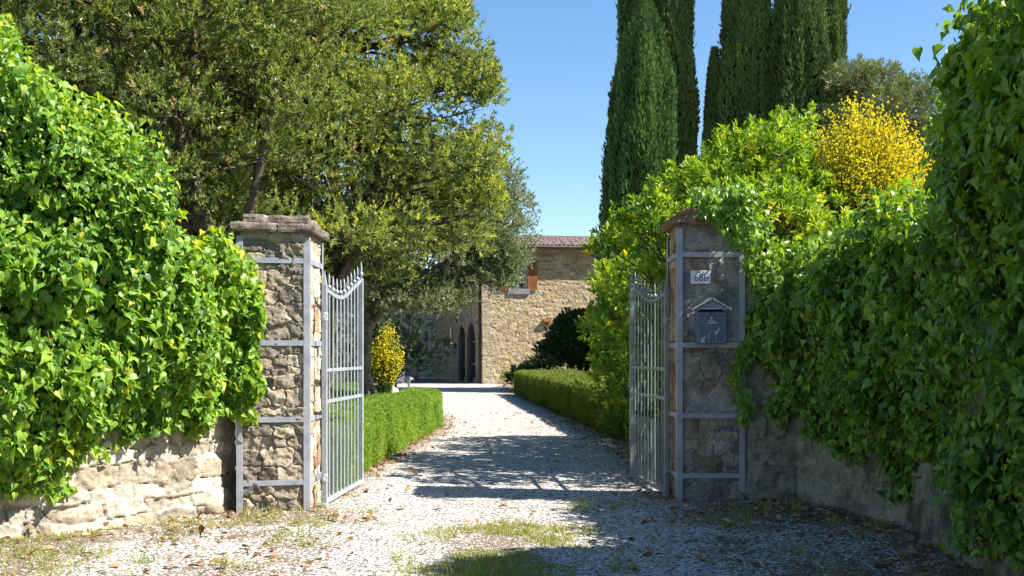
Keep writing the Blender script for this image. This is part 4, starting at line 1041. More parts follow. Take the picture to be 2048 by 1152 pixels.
cypress(6.88, 47.2, 20.5, 0.9, 'narrow dark cypress just left of the gap of sky', M['cypress2'], 8, 30000)
cypress(8.50, 46.8, 14.2, 0.62, 'smallest cypress, low and dark, with its pointed tip right of the sky gap', M['cypress2'], 11, 16000)
cypress(9.72, 46.5, 21.5, 1.0, 'dark cypress between the smallest one and the broadest one', M['cypress2'], 14, 30000)
cypress(11.85, 46.2, 22, 1.25, 'broadest cypress of the row, left of two merging at the right end', M['cypress2'], 17, 34000)
cypress(13.35, 47.4, 21.5, 1.05, 'rightmost cypress of the row beside the umbrella pine', M['cypress2'], 20, 28000)

# umbrella pine behind
def envP(p, r):
    x, y, z = p; top = np.interp(x, [13, 14.5, 16, 17.5, 18.6, 20], [13.0, 13.4, 13.3, 12.4, 11.9, 10.5])
    return z + r*0.7 < top and z > 8.2 + 0.35*abs(x-16)*0.5 and ((x-16)/4.2)**2 + ((y-46)/3.2)**2 < 1
lp = lobes_in(envP, 44, 0.7, 1.15, ((12, 20.5), (42.5, 49.5), (8, 13.4)), 3)
tp_ = tree_base('pine_tree', 'grey green umbrella pine with rounded crown behind the yellow broom', 'tree', (16.2, 46, 0))
trunkP = [(16.2,46,0), (16.1,46,4), (15.9,46,7.5), (15.7,46,9), (15.8,46,11)]
mbt = MB(); mbt.tube(trunkP, [0.32,0.27,0.22,0.17,0.06], 9); branches(mbt, trunkP, lp, 0.09, start=0.4)
mbt.build('trunk', M['bark'], tp_, smooth=True, world=True)
crown_lobes(lp, 210, 12, 0.20, 0.022, M['pine'], tp_, tl=0.22, young=0.3, seed=41, fill=0.3, name='crown', squash=0.7)

# ================================================================ SHRUBS
def shrub(name, label, cat, base, lobes, per, k, ll, lw, mat, seed, T=T_BLADE, tl=0.12, young=0.3, group=None, core=None, brown=0.0, r0=0.04, fill=0.3, squash=0.85):
    t = thing(name, label, cat, base, 0, group)
    mbt = MB(); tr = [(base[0], base[1], base[2]), (base[0], base[1], base[2] + 0.15), (base[0], base[1], base[2] + 0.5)]
    mbt.tube(tr, [r0*1.6, r0*1.4, r0], 7); branches(mbt, tr, lobes, r0, start=0, twigs=3)
    mbt.build('stems', M['bark'], t, smooth=True, world=True)
    crown_lobes(lobes, per, k, ll, lw, mat, t, T, 'foliage', tl, young, seed=seed, brown=brown, fill=fill, squash=squash)
    return t
rs = random.Random(21)
ls = []
def shrub_top(x): return float(np.interp(x, [1.0, 1.35, 1.9, 2.5, 3.4, 4.2, 4.6, 5.2, 6.5], [3.2, 3.5, 3.75, 4.15, 4.55, 4.5, 3.3, 3.1, 3.0]))
tries = 0
while len(ls) < 110 and tries < 12000:
    tries += 1
    r = rs.uniform(0.38, 0.68); x = rs.uniform(1.2, 6.0); y = rs.uniform(13.6, 20.5); z = rs.uniform(0.25, 5)
    xl = float(np.interp(z, [0, 0.8, 2, 3.2, 4.4, 5], [1.8, 1.52, 1.40, 1.40, 2.4, 3.3])) + (0.35 if y < 15 else 0)
    if y < 14.9 and x < 2.9: continue
    if x - r > (xl - 0.25)*(y/17.0)**0.5 - 0.1 and z + r*0.8 < shrub_top(x*17/y*1.0) *(1 if y < 18.5 else 0.95) + 0.0 and x < 5.6 and all(math.dist((x,y,z), q) > 0.6*(r+s) for q, s in ls): ls.append(((x, y, z), r))
ls += [((4.05,16.2,4.6),0.34), ((4.15,16.2,4.95),0.22), ((3.85,16.0,4.7),0.25), ((3.25,16.0,4.45),0.32), ((2.75,15.9,4.0),0.33), ((2.3,15.8,3.85),0.34), ((1.75,16.4,3.45),0.36), ((1.5,16.8,3.15),0.34),
       ((2.3,13.3,3.15),0.34), ((2.7,13.4,3.3),0.42), ((3.2,13.5,3.25),0.45), ((3.8,13.2,2.9),0.38), ((2.0,13.9,3.2),0.36), ((4.4,12.8,2.7),0.38), ((5.0,12.4,2.8),0.38), ((3.8,14.6,3.6),0.45), ((3.2,14.8,4.1),0.45), ((2.6,14.6,3.8),0.4)]
shrub('laurel_shrub', 'large glossy yellow green shrub rising behind the right gate pillar', 'shrub', (3.2, 16.2, 0), ls, 330, 11, 0.105, 0.036, M['laurel'], 51, T_LAUREL, tl=0.11, young=0.34, brown=0.012, r0=0.05, fill=0.35)

def broom(name, label, base, h, spread, nst, seed, fl=14, flr=(0.55, 1.0), lean=(0, 0), fsize=0.045, sr=0.004, bias=None):
    t = thing(name, label, 'shrub', base)
    r = np.random.default_rng(seed); n = nst
    b0 = np.array(base) + np.stack([r.normal(size=n)*0.10*spread, r.normal(size=n)*0.10*spread, 0*r.random(n)], 1)
    az = r.random(n)*2*np.pi; rad = np.sqrt(r.random(n))*spread
    hh = h*(1 - 0.38*(rad/spread)**2)*(0.75 + 0.3*r.random(n))
    tip = np.array(base) + np.stack([rad*np.cos(az) + lean[0], rad*np.sin(az) + lean[1], hh], 1)
    mid = (b0 + tip)/2 + np.stack([0*hh, 0*hh, hh*0.14], 1) + r.normal(size=(n, 3))*0.04
    m = 7; ts = np.linspace(0, 1, m)[None, :, None]
    Pc = b0[:, None]*(1-ts)**2 + 2*mid[:, None]*ts*(1-ts) + tip[:, None]*ts**2
    # thin stems as 3 sided tubes
    A = nrm(np.cross(tip - b0, r.normal(size=(n, 3)))); B = nrm(np.cross(tip - b0, A)); rr = sr*np.linspace(1.2, 0.4, m)[None, :, None]
    V = np.stack([Pc + A[:, None]*rr*math.cos(a) + B[:, None]*rr*math.sin(a) for a in (0, 2.1, 4.2)], 2)   # n,m,3,3
    idx = np.arange(n*m*3).reshape(n, m, 3)
    F = np.concatenate([np.stack([idx[:, :-1, k], idx[:, :-1, (k+1) % 3], idx[:, 1:, (k+1) % 3], idx[:, 1:, k]], -1).reshape(-1, 4) for k in range(3)])
    rf = np.tile(np.repeat(r.random(n), m-1), 3)
    npmesh('stems', V.reshape(-1, 3), F, M['broomg'], t, {'rnd': ('FACE', rf)}, True, world=True)
    if base[2] > 1:
        MB().tube([(base[0], base[1], -0.02), (base[0]+0.05, base[1], base[2]*0.5), (base[0], base[1], base[2]+0.15)], [0.07, 0.055, 0.04], 8).build('trunk', M['bark'], t, world=True)
    # flowers along the outer half of each stem
    sel = r.random(n) < 0.85
    if bias is not None: sel &= bias(tip - np.array(base), r)
    Ti = np.repeat(np.arange(n)[sel], fl); tt = r.uniform(flr[0], flr[1], len(Ti))[:, None]
    P = b0[Ti]*(1-tt)**2 + 2*mid[Ti]*tt*(1-tt) + tip[Ti]*tt**2 + r.normal(size=(len(Ti), 3))*0.022
    D = nrm(nrm(tip[Ti]-b0[Ti]) + r.normal(size=(len(Ti), 3))*0.8); Nn = nrm(r.normal(size=(len(Ti), 3)))
    s = fsize*(0.7 + 0.6*r.random(len(Ti)))
    leafmesh('flowers', P, D, Nn, s, s*0.9, M['broomy'], t, T_FLOWER)
    return t
broom('broom_shrub', 'yellow flowering broom standing above the right wall before the pine', (4.62, 15.2, 1.9), 3.15, 1.12, 1900, 5, fl=10, flr=(0.70, 1.0), lean=(0.20, 0),
      bias=lambda d, r: (d[:, 0]*0.9 + (d[:, 2]-1.9)*0.8 > 0.05 + 0.32*r.normal(size=len(d))), fsize=0.036)
broom('broom_shrub', 'yellow flowering broom beside the olive trunk in the left garden', (-3.28, 28.6, 0.2), 2.25, 0.46, 900, 15, fl=6, flr=(0.40, 1.0), lean=(0.06, 0), fsize=0.046, bias=lambda d, r: noise(d[:, 0]*3.2, d[:, 1]*3.2, d[:, 2]*2.2, 5) > -0.12)

# clipped hedges
def hedge(name, label, poly_l, poly_r, H, n, ll, lw, mat, seed, up=(0.35, 1.0)):
    """between two plan polylines of equal length"""
    Lp, Rp = np.array(poly_l, float), np.array(poly_r, float)
    t = thing(name, label, 'hedge', (float(Rp[0, 0]), float(Rp[0, 1]), 0))
    par = np.r_[0, np.cumsum(np.linalg.norm(np.diff((Lp+Rp)/2, axis=0), axis=1))]; TL = par[-1]
    def at(u, w):
        l = np.stack([np.interp(u, par, Lp[:, 0]), np.interp(u, par, Lp[:, 1])], -1); r = np.stack([np.interp(u, par, Rp[:, 0]), np.interp(u, par, Rp[:, 1])], -1)
        return l*(1-w[..., None]) + r*w[..., None]
    wid = np.linalg.norm(Lp-Rp, axis=1).mean()
    tot = 2*H + wid; k = int(n)
    c = RNG.random(k)*tot; u = RNG.random(k)*TL
    w = np.where(c < H, 0.0, np.where(c < H+wid, (c-H)/wid, 1.0)); z = np.where(c < H, c, np.where(c < H+wid, H, tot-c))
    P2 = at(u, w); cen = at(u, np.full(k, 0.5)); outd = nrm(P2-cen)*np.where((w == 0) | (w == 1), 1, 0)[:, None]
    rnd_c = np.minimum(1, (H - z)/0.06 + (w*0 + 1)*0); 
    P = np.concatenate([P2, z[:, None]], 1); out = np.concatenate([outd, np.where((c > H) & (c < H+wid), 1.0, 0.0)[:, None]], 1)
    bump = 0.055*fbm(P[:, 0]*2.2, P[:, 1]*2.2, P[:, 2]*2.2, seed) + 0.02*noise(P[:, 0]*9, P[:, 1]*9, P[:, 2]*9, seed) + 0.02*RNG.normal(size=k) - 0.02
    # rounded shoulders
    sh = np.where((w == 0) | (w == 1), 0.07*np.clip(1-(H-z)/0.10, 0, 1)**2, 0.07*np.clip(1-np.minimum(w, 1-w)*wid/0.10, 0, 1)**2)
    P = P + out*(bump - sh)[:, None]
    A = nrm(out*0.7 + np.array([0, 0, up[1]*0.7]) + rdir(k)*0.35)
    # end caps
    ke = int(n*0.5*wid/(TL)*1.6/ max(tot/H*0.5, 1)) + 400
    for uu, s in ((0.0, -1), (TL, 1)):
        we = RNG.random(ke); ze = RNG.random(ke)*H; pe = at(np.full(ke, uu), we)
        ax = nrm(at(np.array([TL if s > 0 else 0.3]), np.array([0.5])) - at(np.array([TL-0.3 if s > 0 else 0.0]), np.array([0.5])))[0]*s
        oe = np.array([ax[0], ax[1], 0])*1.0
        if s < 0: oe = -np.array([-ax[0], -ax[1], 0])
        Pe = np.concatenate([pe, ze[:, None]], 1) + oe*(0.03*fbm(we*4, ze*4, 0, seed) + 0.02*RNG.normal(size=ke))[:, None]
        P = np.concatenate([P, Pe]); A = np.concatenate([A, nrm(oe*0.7 + np.array([0,0,0.7]) + rdir(ke)*0.35)])
    Pk, D, Nn = sprigs(P, A, 4, 0.04, spread=1.1, up=0.15)
    tone = 0.5 + 0.28*fbm(P[:, 0]*3, P[:, 1]*3, P[:, 2]*3, seed+3) + 0.15*RNG.normal(size=len(P))
    s = 0.7 + 0.6*RNG.random(len(Pk))
    leafmesh('foliage', Pk, D, Nn, ll*s, lw*s, mat, t, T_BLADE, np.repeat(tone, 4) + 0.08*RNG.normal(size=len(Pk)))
    # dark core inside the leaves, inner shade painted into it
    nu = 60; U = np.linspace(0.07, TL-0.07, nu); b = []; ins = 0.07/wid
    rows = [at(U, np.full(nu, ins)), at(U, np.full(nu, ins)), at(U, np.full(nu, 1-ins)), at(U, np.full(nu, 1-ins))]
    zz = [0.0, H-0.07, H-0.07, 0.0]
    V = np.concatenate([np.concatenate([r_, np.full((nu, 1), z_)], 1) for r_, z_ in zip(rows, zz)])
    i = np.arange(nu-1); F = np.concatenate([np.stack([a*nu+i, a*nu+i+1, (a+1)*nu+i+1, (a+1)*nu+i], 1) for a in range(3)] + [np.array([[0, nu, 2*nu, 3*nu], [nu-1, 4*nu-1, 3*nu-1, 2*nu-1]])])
    npmesh('dark_core', V, F, M['core'], t, None, False, world=True)
    return t
hedge('box_hedge', 'low clipped bright green box hedge running back from the left gate leaf', [(-2.75,12.6), (-2.72,16), (-2.6,20), (-2.35,23.6), (-2.3,24.9)], [(-1.98,12.6), (-1.93,16), (-1.78,20), (-1.55,23.8), (-1.62,24.9)], 0.76, 80000, 0.028, 0.011, M['hedge'], 61)
hedge('box_hedge', 'wide clipped hedge with flat sunlit top along the right side of the drive', [(2.0,20.5), (1.72,23.5), (1.35,28), (0.85,34), (0.40,40), (0.10,43)], [(3.6,20.5), (3.6,23.5), (3.6,28), (3.4,34), (3.0,40), (2.3,43)], 0.86, 105000, 0.045, 0.017, M['hedge2'], 63)

def ball_lobes(c, R, n, r, seed, sq=0.85):
    rr = random.Random(seed); out = [(c, R*0.62)]
    for i in range(n):
        a = rr.random()*6.283; e = rr.uniform(-0.5, 1.4); q = (c[0] + R*math.cos(a)*math.cos(e)*0.72, c[1] + R*math.sin(a)*math.cos(e)*0.72, max(r*0.5, c[2] + R*math.sin(e)*0.72*sq)); out.append((q, r*rr.uniform(0.8, 1.15)))
    return out
shrub('round_shrub', 'dark rounded evergreen shrub against the sunlit house wall', 'shrub', (3.05, 49, 0), ball_lobes((3.05,49,1.55), 1.75, 46, 0.7, 5, 0.95), 330, 10, 0.14, 0.06, M['dark'], 71, tl=0.14, young=0.1, fill=0.2)
shrub('lavender_bush', 'low grey green bush between the round shrub and the drive', 'shrub', (0.75, 46.5, 0), [((0.45,46.5,0.55),0.5), ((0.95,46.6,0.75),0.55), ((1.3,46.8,0.9),0.55), ((0.2,46.3,0.4),0.4), ((0.9,46.2,0.45),0.5)], 300, 8, 0.20, 0.022, M['dark'], 73, tl=0.2, young=0.2)
shrub('leafy_bush', 'leafy green bush at the house corner beside the drive', 'shrub', (0.15, 52, 0), [((0.0,52,0.5),0.45), ((0.6,52,0.6),0.5), ((-0.15,51.6,0.3),0.3)], 260, 8, 0.10, 0.04, M['laurel'], 75, tl=0.1, young=0.0)
# dark trees and shrubs closing the left garden
def bigshrub(x, y, R, H, seed, label, name='background_shrub', mat='dark', per=70):
    rr = random.Random(seed); L_ = []
    for i in range(26):
        a = rr.random()*6.283; q = math.sqrt(rr.random())*R*0.8; z = rr.uniform(0.5, H-0.5*1.0); f = 1 - 0.35*(z/H)**2
        L_.append(((x + q*math.cos(a)*f, y + q*math.sin(a)*f, z), rr.uniform(0.7, 1.05)))
    shrub(name, label, 'shrub', (x, y, 0), L_, per, 9, 0.15, 0.055, M[mat], seed, tl=0.18, young=0.15, fill=0.25)
bigshrub(-4.9, 47, 2.3, 5.6, 101, 'dark evergreen shrub overhanging the garden wall behind the yellow broom')
bigshrub(-8.8, 41, 2.6, 4.8, 102, 'dark shrub seen through the left gate behind the olive tree', mat='laurel')
bigshrub(-12.5, 36, 3.0, 5.5, 103, 'dark shrub hidden deep behind the left gate pillar')
bigshrub(-17.5, 33, 3.2, 6.0, 104, 'dark shrub behind the left ivy, farthest left')
bigshrub(-10.0, 28, 2.2, 4.2, 105, 'green shrub under the big evergreen trees', mat='laurel', per=90)

# garden bed, left
xs_ = axis([(-9,-3.2,0.15), (-3.2,-1.4,0.08)]); ys_ = axis([(25,44,0.15)])
def bedz(x, y):
    e = np.clip((drive_l(y) - 0.25 - x)/0.6, 0, 1); return gz(x, y) - 0.03 + 0.36*e*sstep(25, 27, y)*sstep(44, 42.5, y) + 0.03*fbm(x*2, y*2, 0, 5)
sheet('garden_bed', xs_, ys_, bedz, M['soil'], keep=lambda x, y: x < drive_l(y) - 0.1)
x, y = scatter(9000, (-8, -1.6), (25.4, 43), lambda x, y: (x < drive_l(y)-0.3)*0.6*(noise(x*1.4, y*1.4, 0, 3) > -0.25))
n = len(x); P = np.stack([x, y, bedz(x, y)], 1); Pk, D, Nn = sprigs(P, rdir(n)*0.5 + np.array([0,0,1.0]), 9, 0.16, spread=1.0)
o = leafmesh('ground_cover', Pk, D, Nn, 0.09, 0.035, M['laurel'], None, T_BLADE, np.repeat(RNG.random(n)*0.6, 9)); tag(o, 'low leafy ground cover plants filling the left garden bed', 'ground cover', kind='stuff')
x, y = scatter(700, (-2.95, -2.2), (25.6, 27.5), lambda x, y: 0.5*np.ones_like(x)*(noise(x*3, y*3, 0, 9) > 0.1))
n = len(x); P = np.stack([x, y, bedz(x, y) + 0.12], 1)
o = leafmesh('purple_flowers', P, rdir(n), rdir(n), 0.05, 0.04, M['purple'], None, T_FLOWER); tag(o, 'small purple flowers behind the left box hedge', 'flowers', kind='stuff')
rr_ = random.Random(8)
for i in range(3):
    yy = 35.0 + i*0.75; xx = float(drive_l(yy)) - 0.22
    rock('edging_stone', (xx, yy, 0.16), 0.27*rr_.uniform(0.85, 1.2), 30+i, M['st_w'], ('right edging stone of the left garden bed, nearest the drive', 'middle of the three pale edging stones behind the left hedge', 'left edging stone of the three, just behind the garden lamp')[i], 'stone', (0.8, 1.2, 0.9), (0.50,0.46,0.38))['group'] = 'edging stones of the garden bed'

# garden lamp
gl = thing('garden_lamp', 'small steel mushroom garden lamp behind the end of the left hedge', 'lamp', (-2.80, 30.2, 0.05))
MB().tube([(0,0,0),(0,0,0.72)], 0.028, 12).lathe([(0.06,0),(0.06,0.02),(0.03,0.03)], 12).build('lamp_post', M['steel'], gl, smooth=False)
MB().lathe([(0.055,0.72),(0.06,0.73),(0.06,0.84),(0.055,0.85)], 14).build('lamp_glass', M['glassw'], gl)
MB().lathe([(0.145,0.825),(0.15,0.835),(0.13,0.875),(0.085,0.905),(0.03,0.915),(0.001,0.918)], 18).build('lamp_shade', M['steel'], gl, smooth=True)

# ================================================================ HOUSE
HO = np.array([-1.53, 57.5]); a10 = math.radians(9); fd = np.array([math.cos(a10), math.sin(a10)]); fn = np.array([math.sin(a10), -math.cos(a10)])
a15 = math.radians(15); gd = np.array([-math.sin(a15), math.cos(a15)]); gn = np.array([-math.cos(a15), -math.sin(a15)])
house = thing('stone_house', 'golden stone farmhouse with tiled roof at the end of the drive', 'house', (HO[0], HO[1], 0))
PH = [(0.42,0.32,0.17), (0.46,0.38,0.23), (0.50,0.43,0.30), (0.36,0.27,0.15), (0.44,0.37,0.27)]; MH = (0.54,0.46,0.33)
EH = 6.78
w0, w1, wz0, wz1 = 1.50, 2.27, 4.93, 6.36
def hole_f(u, v): return (u > w0) & (u < w1) & (v > wz0) & (v < wz1)
V1, F1, C1 = panel('f', (HO[0], HO[1], -0.05), (fd[0], fd[1], 0), (fn[0], fn[1], 0), 11, EH+0.25, 0.032, 0.34, 0.17, PH, MH, None, None, relief=0.024, seed=3, warp=0.04, joint=0.07, hole=hole_f,
                   brick=[(2.75,3.6,6.35,6.75), (2.9,3.7,5.75,6.3), (3.2,3.9,5.15,5.3), (4.6,5.0,5.9,6.4)])
# grey dressed quoins at the corner
ucoord = (V1[:, :2] - HO) @ fd
qm = (ucoord < np.where(np.floor((V1[:, 2])/0.38) % 2 == 0, 0.75, 0.48)); C1[qm] = C1[qm]*0.35 + np.array([0.36,0.33,0.27])*0.65
AR = [(1.55, 3.45, 2.22), (4.0, 5.65, 2.25)]
def arch_in(u, v, a, b, zs, pad=0.0):
    c, r = (a+b)/2, (b-a)/2 + pad
    return (np.abs(u-c) < r) & ((v < zs) | ((u-c)**2 + ((v-zs)/1.12)**2 < r*r))
def hole_g(u, v):
    h = (u > 7.2) & (u < 7.9) & (v > 2.2) & (v < 3.1)
    for a, b, zs in AR: h |= arch_in(u, v, a, b, zs)
    return h
V2, F2, C2 = panel('g', (HO[0], HO[1], -0.05), (gd[0], gd[1], 0), (gn[0], gn[1], 0), 12.2, EH+0.25, 0.034, 0.30, 0.15, [(0.27,0.20,0.12), (0.31,0.24,0.15), (0.22,0.165,0.10)], (0.30,0.235,0.155), None, None, relief=0.03, seed=6, warp=0.04, joint=0.07, hole=hole_g)  # side turned from the sun: its shade put into a darker palette
V2[:, :2] -= 0.0
C1 = (C1*0.74 + C1.mean(0)*0.28)*np.array([1.03, 1.0, 0.95]); join_panels('wall', [(V1, F1, C1), (V2, F2[:, ::-1], C2)], M['st_h'], house)
# backs of the house so it is a solid volume
e1 = HO + fd*11; e2 = HO + gd*12.2; e3 = e2 + fd*11*1.25
MB().add([(e1[0],e1[1],-.05),(e3[0],e3[1],-.05),(e3[0],e3[1],EH+.2),(e1[0],e1[1],EH+.2),(e2[0],e2[1],-.05),(e2[0],e2[1],EH+.2)], [(0,1,2,3),(1,4,5,2)]).build('back_wall', M['cornice'], house, world=True)
def P3(o, d, n, s, z, out=0.0):
    q = o + d*s + n*out; return (q[0], q[1], z)
def fbox(name, mat, d, n, s0, s1, z0, z1, o0, o1, parent=house, bevel=0, mbx=None):
    c = HO + d*(s0+s1)/2 + n*(o0+o1)/2; b = (mbx or MB()).obox((c[0], c[1], (z0+z1)/2), (d[0]*(s1-s0)/2, d[1]*(s1-s0)/2, 0), (n[0]*(o1-o0)/2, n[1]*(o1-o0)/2, 0), (0, 0, (z1-z0)/2))
    return b.build(name, mat, parent, bevel=bevel, world=True) if name else b
fbox('cornice', M['cornice'], fd, fn, -0.3, 11.2, EH, EH+0.26, -0.05, 0.34)
fbox('cornice', M['cornice'], gd, gn, 0.37, 12.2, EH+0.002, EH+0.258, -0.04, 0.30)
# gutter
q0, q1 = P3(HO, fd, fn, -0.55, EH+0.30, 0.50), P3(HO, fd, fn, 11.4, EH+0.30, 0.50)
MB().tube([q0, q1], 0.075, 10).build('gutter', M['gutter'], house, world=True)
# window with frame, panes, sill and shutters
wn = fbox('window', M['cornice'], fd, fn, w0-0.001, w0+0.05, wz0, wz1, -0.25, -0.002)
for s0, s1, z0, z1 in ((w1-0.05, w1+0.001, wz0, wz1), (w0+0.05, w1-0.05, wz1-0.04, wz1+0.001)):
    fbox('window_reveal', M['cornice'], fd, fn, s0, s1, z0, z1, -0.25, -0.002, wn) if False else None
def wbox(name, mat, s0, s1, z0, z1, o0, o1, par):
    o = fbox(name, mat, fd, fn, s0, s1, z0, z1, o0, o1, None); o.parent = par; return o
wn.name = 'window'
def reparent(name, mat, specs, par):
    b = MB()
    for s in specs: fbox(None, None, s[6] if len(s) > 6 else fd, s[7] if len(s) > 7 else fn, *s[:6], mbx=b)
    v = [(p[0]-house.location.x, p[1]-house.location.y, p[2]) for p in b.v]; b.v = v
    return b.build(name, mat, par)
reparent('reveal', M['cornice'], [(w1-0.05, w1+0.001, wz0, wz1, -0.25, -0.002), (w0+0.05, w1-0.05, wz1-0.04, wz1, -0.25, -0.003)], wn)
mid = (w0+w1)/2
reparent('window_frame', M['wframe'], [(w0+0.05, w0+0.10, wz0, wz1-0.04, -0.20, -0.15), (w1-0.10, w1-0.05, wz0, wz1-0.04, -0.20, -0.15), (mid-0.04, mid+0.04, wz0, wz1-0.04, -0.20, -0.14),
         (w0+0.10, mid-0.04, wz0, wz0+0.07, -0.20, -0.15), (mid+0.04, w1-0.10, wz0, wz0+0.07, -0.20, -0.15), (w0+0.10, mid-0.04, wz1-0.11, wz1-0.04, -0.20, -0.15), (mid+0.04, w1-0.10, wz1-0.11, wz1-0.04, -0.20, -0.15),
         (w0+0.10, mid-0.04, 5.44, 5.48, -0.19, -0.155), (mid+0.04, w1-0.10, 5.44, 5.48, -0.19, -0.155), (w0+0.10, mid-0.04, 5.88, 5.92, -0.19, -0.155), (mid+0.04, w1-0.10, 5.88, 5.92, -0.19, -0.155)], wn)
reparent('window_pane', M['pane'], [(w0+0.06, w1-0.06, wz0+0.02, wz1-0.06, -0.182, -0.176)], wn)
reparent('window_sill', M['sill'], [(w0-0.16, w1+0.20, wz0-0.28, wz0, -0.24, 0.10)], wn)
for s0, s1 in ((w1+0.12, w1+0.60), (w0-0.60, w0-0.12)):
    specs = [(s0, s0+0.05, wz0-0.08, wz1+0.05, 0.05, 0.09), (s1-0.05, s1, wz0-0.08, wz1+0.05, 0.05, 0.09)]
    for z0, z1 in ((wz0-0.08, wz0+0.0), (5.50, 5.58), (wz1-0.03, wz1+0.05)): specs.append((s0+0.05, s1-0.05, z0, z1, 0.052, 0.088))
    z = wz0 + 0.02
    while z < wz1-0.05:
        if not 5.47 < z < 5.60: specs.append((s0+0.05, s1-0.05, z, z+0.034, 0.056, 0.084))
        z += 0.055
    specs.append((s0+0.02, s1-0.02, wz0-0.07, wz1+0.04, 0.045, 0.054))
    reparent('shutter', M['shutter'], specs, house)
# terracotta wall light and drain pipe
wl = reparent('wall_light', M['terra'], [(3.18, 3.58, 3.22, 3.36, 0.02, 0.20), (3.24, 3.52, 3.08, 3.22, 0.02, 0.15)], house)
q = P3(HO, gd, gn, 0.22, 0, 0.10)
MB().tube([(q[0], q[1], 0.05), (q[0], q[1], EH)], 0.06, 10).build('drain_pipe', M['rust'], house, world=True)
q = P3(HO, gd, gn, 6.1, 0, 0.06)
MB().tube([(q[0], q[1], 3.3), (q[0], q[1], EH)], 0.035, 8).build('cable_pipe', M['iron'], house, world=True)
# arched doors
for (a, b, zs) in AR:
    c, r = (a+b)/2, (b-a)/2; n_ = 20
    def outline(rad, out, zb=0.02):
        pts = [(c-rad, zb)] + [(c - rad*math.cos(math.pi*i/n_), zs + 1.12*rad*math.sin(math.pi*i/n_)) for i in range(n_+1)] + [(c+rad, zb)]
        return [P3(HO, gd, gn, s, z, out) for s, z in pts]
    def ring(rad1, rad2, o1, o2):
        A_, B_, C_, D_ = outline(rad1, o1), outline(rad2, o1), outline(rad2, o2), outline(rad1, o2); m = len(A_); v = A_+B_+C_+D_; f = []
        for i in range(m-1):
            for k in range(4):
                k2 = (k+1) % 4; f.append((k*m+i, k*m+i+1, k2*m+i+1, k2*m+i))
        return MB().add(v, f)
    def toh(mb_): mb_.v = [(p[0]-house.location.x, p[1]-house.location.y, p[2]) for p in mb_.v]; return mb_
    door = toh(MB().add(outline(r-0.04, -0.34) , [tuple(range(n_+3))])).build('arched_door', M['doorglass'], house)
    toh(ring(r-0.005, r+0.10, -0.40, 0.02)).build('brick_reveal', M['brick'], door)
    toh(ring(r-0.13, r-0.012, -0.30, -0.06)).build('door_frame', M['iron'], door)
    b_ = MB()
    for s0, s1, z0, z1 in ((c-0.05, c+0.05, 0.02, zs+r*1.0), (a+0.12, c-0.05, zs-0.05, zs+0.05), (c+0.05, b-0.12, zs-0.05, zs+0.05), (a+0.12, c-0.05, 0.95, 1.07), (c+0.05, b-0.12, 0.95, 1.07), (a+0.12, c-0.05, 0.02, 0.24), (c+0.05, b-0.12, 0.02, 0.24)):
        fbox(None, None, gd, gn, s0, s1, z0, z1, -0.33, -0.26, mbx=b_)
    toh(b_).build('glazing_bar', M['greywood'], door)
q = P3(HO, gd, gn, 6.3, 1.95, 0.12)
def toh(mb_): mb_.v = [(p[0]-house.location.x, p[1]-house.location.y, p[2]) for p in mb_.v]; return mb_
toh(MB().lathe([(0.05,-0.1),(0.13,-0.05),(0.13,0.16),(0.05,0.2)], 12, q)).build('wall_lantern', M['iron'], house)
toh(fbox(None, None, gd, gn, 7.21, 7.89, 2.21, 3.09, -0.12, -0.02, mbx=MB())).build('small_window', M['iron'], house)
# roof: barrel tiles
def roof_plane(o0, du, L, run, rise, seed, name='roof'):
    """o0: 3-D eave start, du: plan unit along the eave, inward: plan unit up the slope"""
    inn = np.array([-fn[0], -fn[1]]) if du is fd else np.array([-gn[0], -gn[1]])
    nu, nv = int(L/0.0275), int(run/0.044)
    u, v = np.meshgrid(np.linspace(0, L, nu+1), np.linspace(0, run, nv+1)); u, v = u.ravel(), v.ravel()
    col = np.floor(u/0.22).astype(np.int64); row = np.floor(v/0.36 + 0.3*_h(col, 0*col, 0*col, seed)).astype(np.int64)
    jig = (_h(col, row, 0*col, seed) - 0.5)
    ph = (u/0.22 % 1); prof_ = np.abs(np.sin(np.pi*ph))*0.10; st = (1 - (v/0.36 + 0.3*_h(col, 0*col, 0*col, seed)) % 1)*0.035
    z = o0[2] + v*rise + prof_ + st + 0.03*jig
    x = o0[0] + u*du[0] + v*inn[0]; y = o0[1] + u*du[1] + v*inn[1]
    tone = 0.7 + 0.6*_h(col, row, 0*col+5, seed+1); mix = _h(col, row, 0*col+9, seed+2)[:, None]
    C_ = (np.array([0.25,0.17,0.13])*(1-mix) + np.array([0.19,0.165,0.145])*mix)*tone[:, None]*(1 + 0.2*fbm(u*8, v*8, 0, seed))[:, None]
    q_ = np.arange((nu+1)*(nv+1)).reshape(nv+1, nu+1); F_ = np.stack([q_[:-1, :-1], q_[:-1, 1:], q_[1:, 1:], q_[1:, :-1]], -1).reshape(-1, 4)
    return np.stack([x, y, z], 1), F_, np.clip(C_, 0.02, 0.8)
e0 = P3(HO, fd, fn, -0.55, EH+0.30, 0.52)
pA = roof_plane(e0, fd, 12.0, 4.3, 0.20, 3)
join_panels('roof', [pA], M['tile'], house)
rb = MB(); r0_ = P3(HO, fd, fn, -0.55, EH+0.30+4.3*0.20+0.05, 0.52-4.3); r1_ = P3(HO, fd, fn, 11.4, EH+0.30+4.3*0.20+0.05, 0.52-4.3)
rb.tube([r0_, r1_], 0.13, 10).build('ridge_tiles', M['gutter'], house, world=True)
lb_ = P3(HO, fd, fn, -0.55, EH+0.30, 0.52-8.6); rb_ = P3(HO, fd, fn, 11.4, EH+0.30, 0.52-8.6)
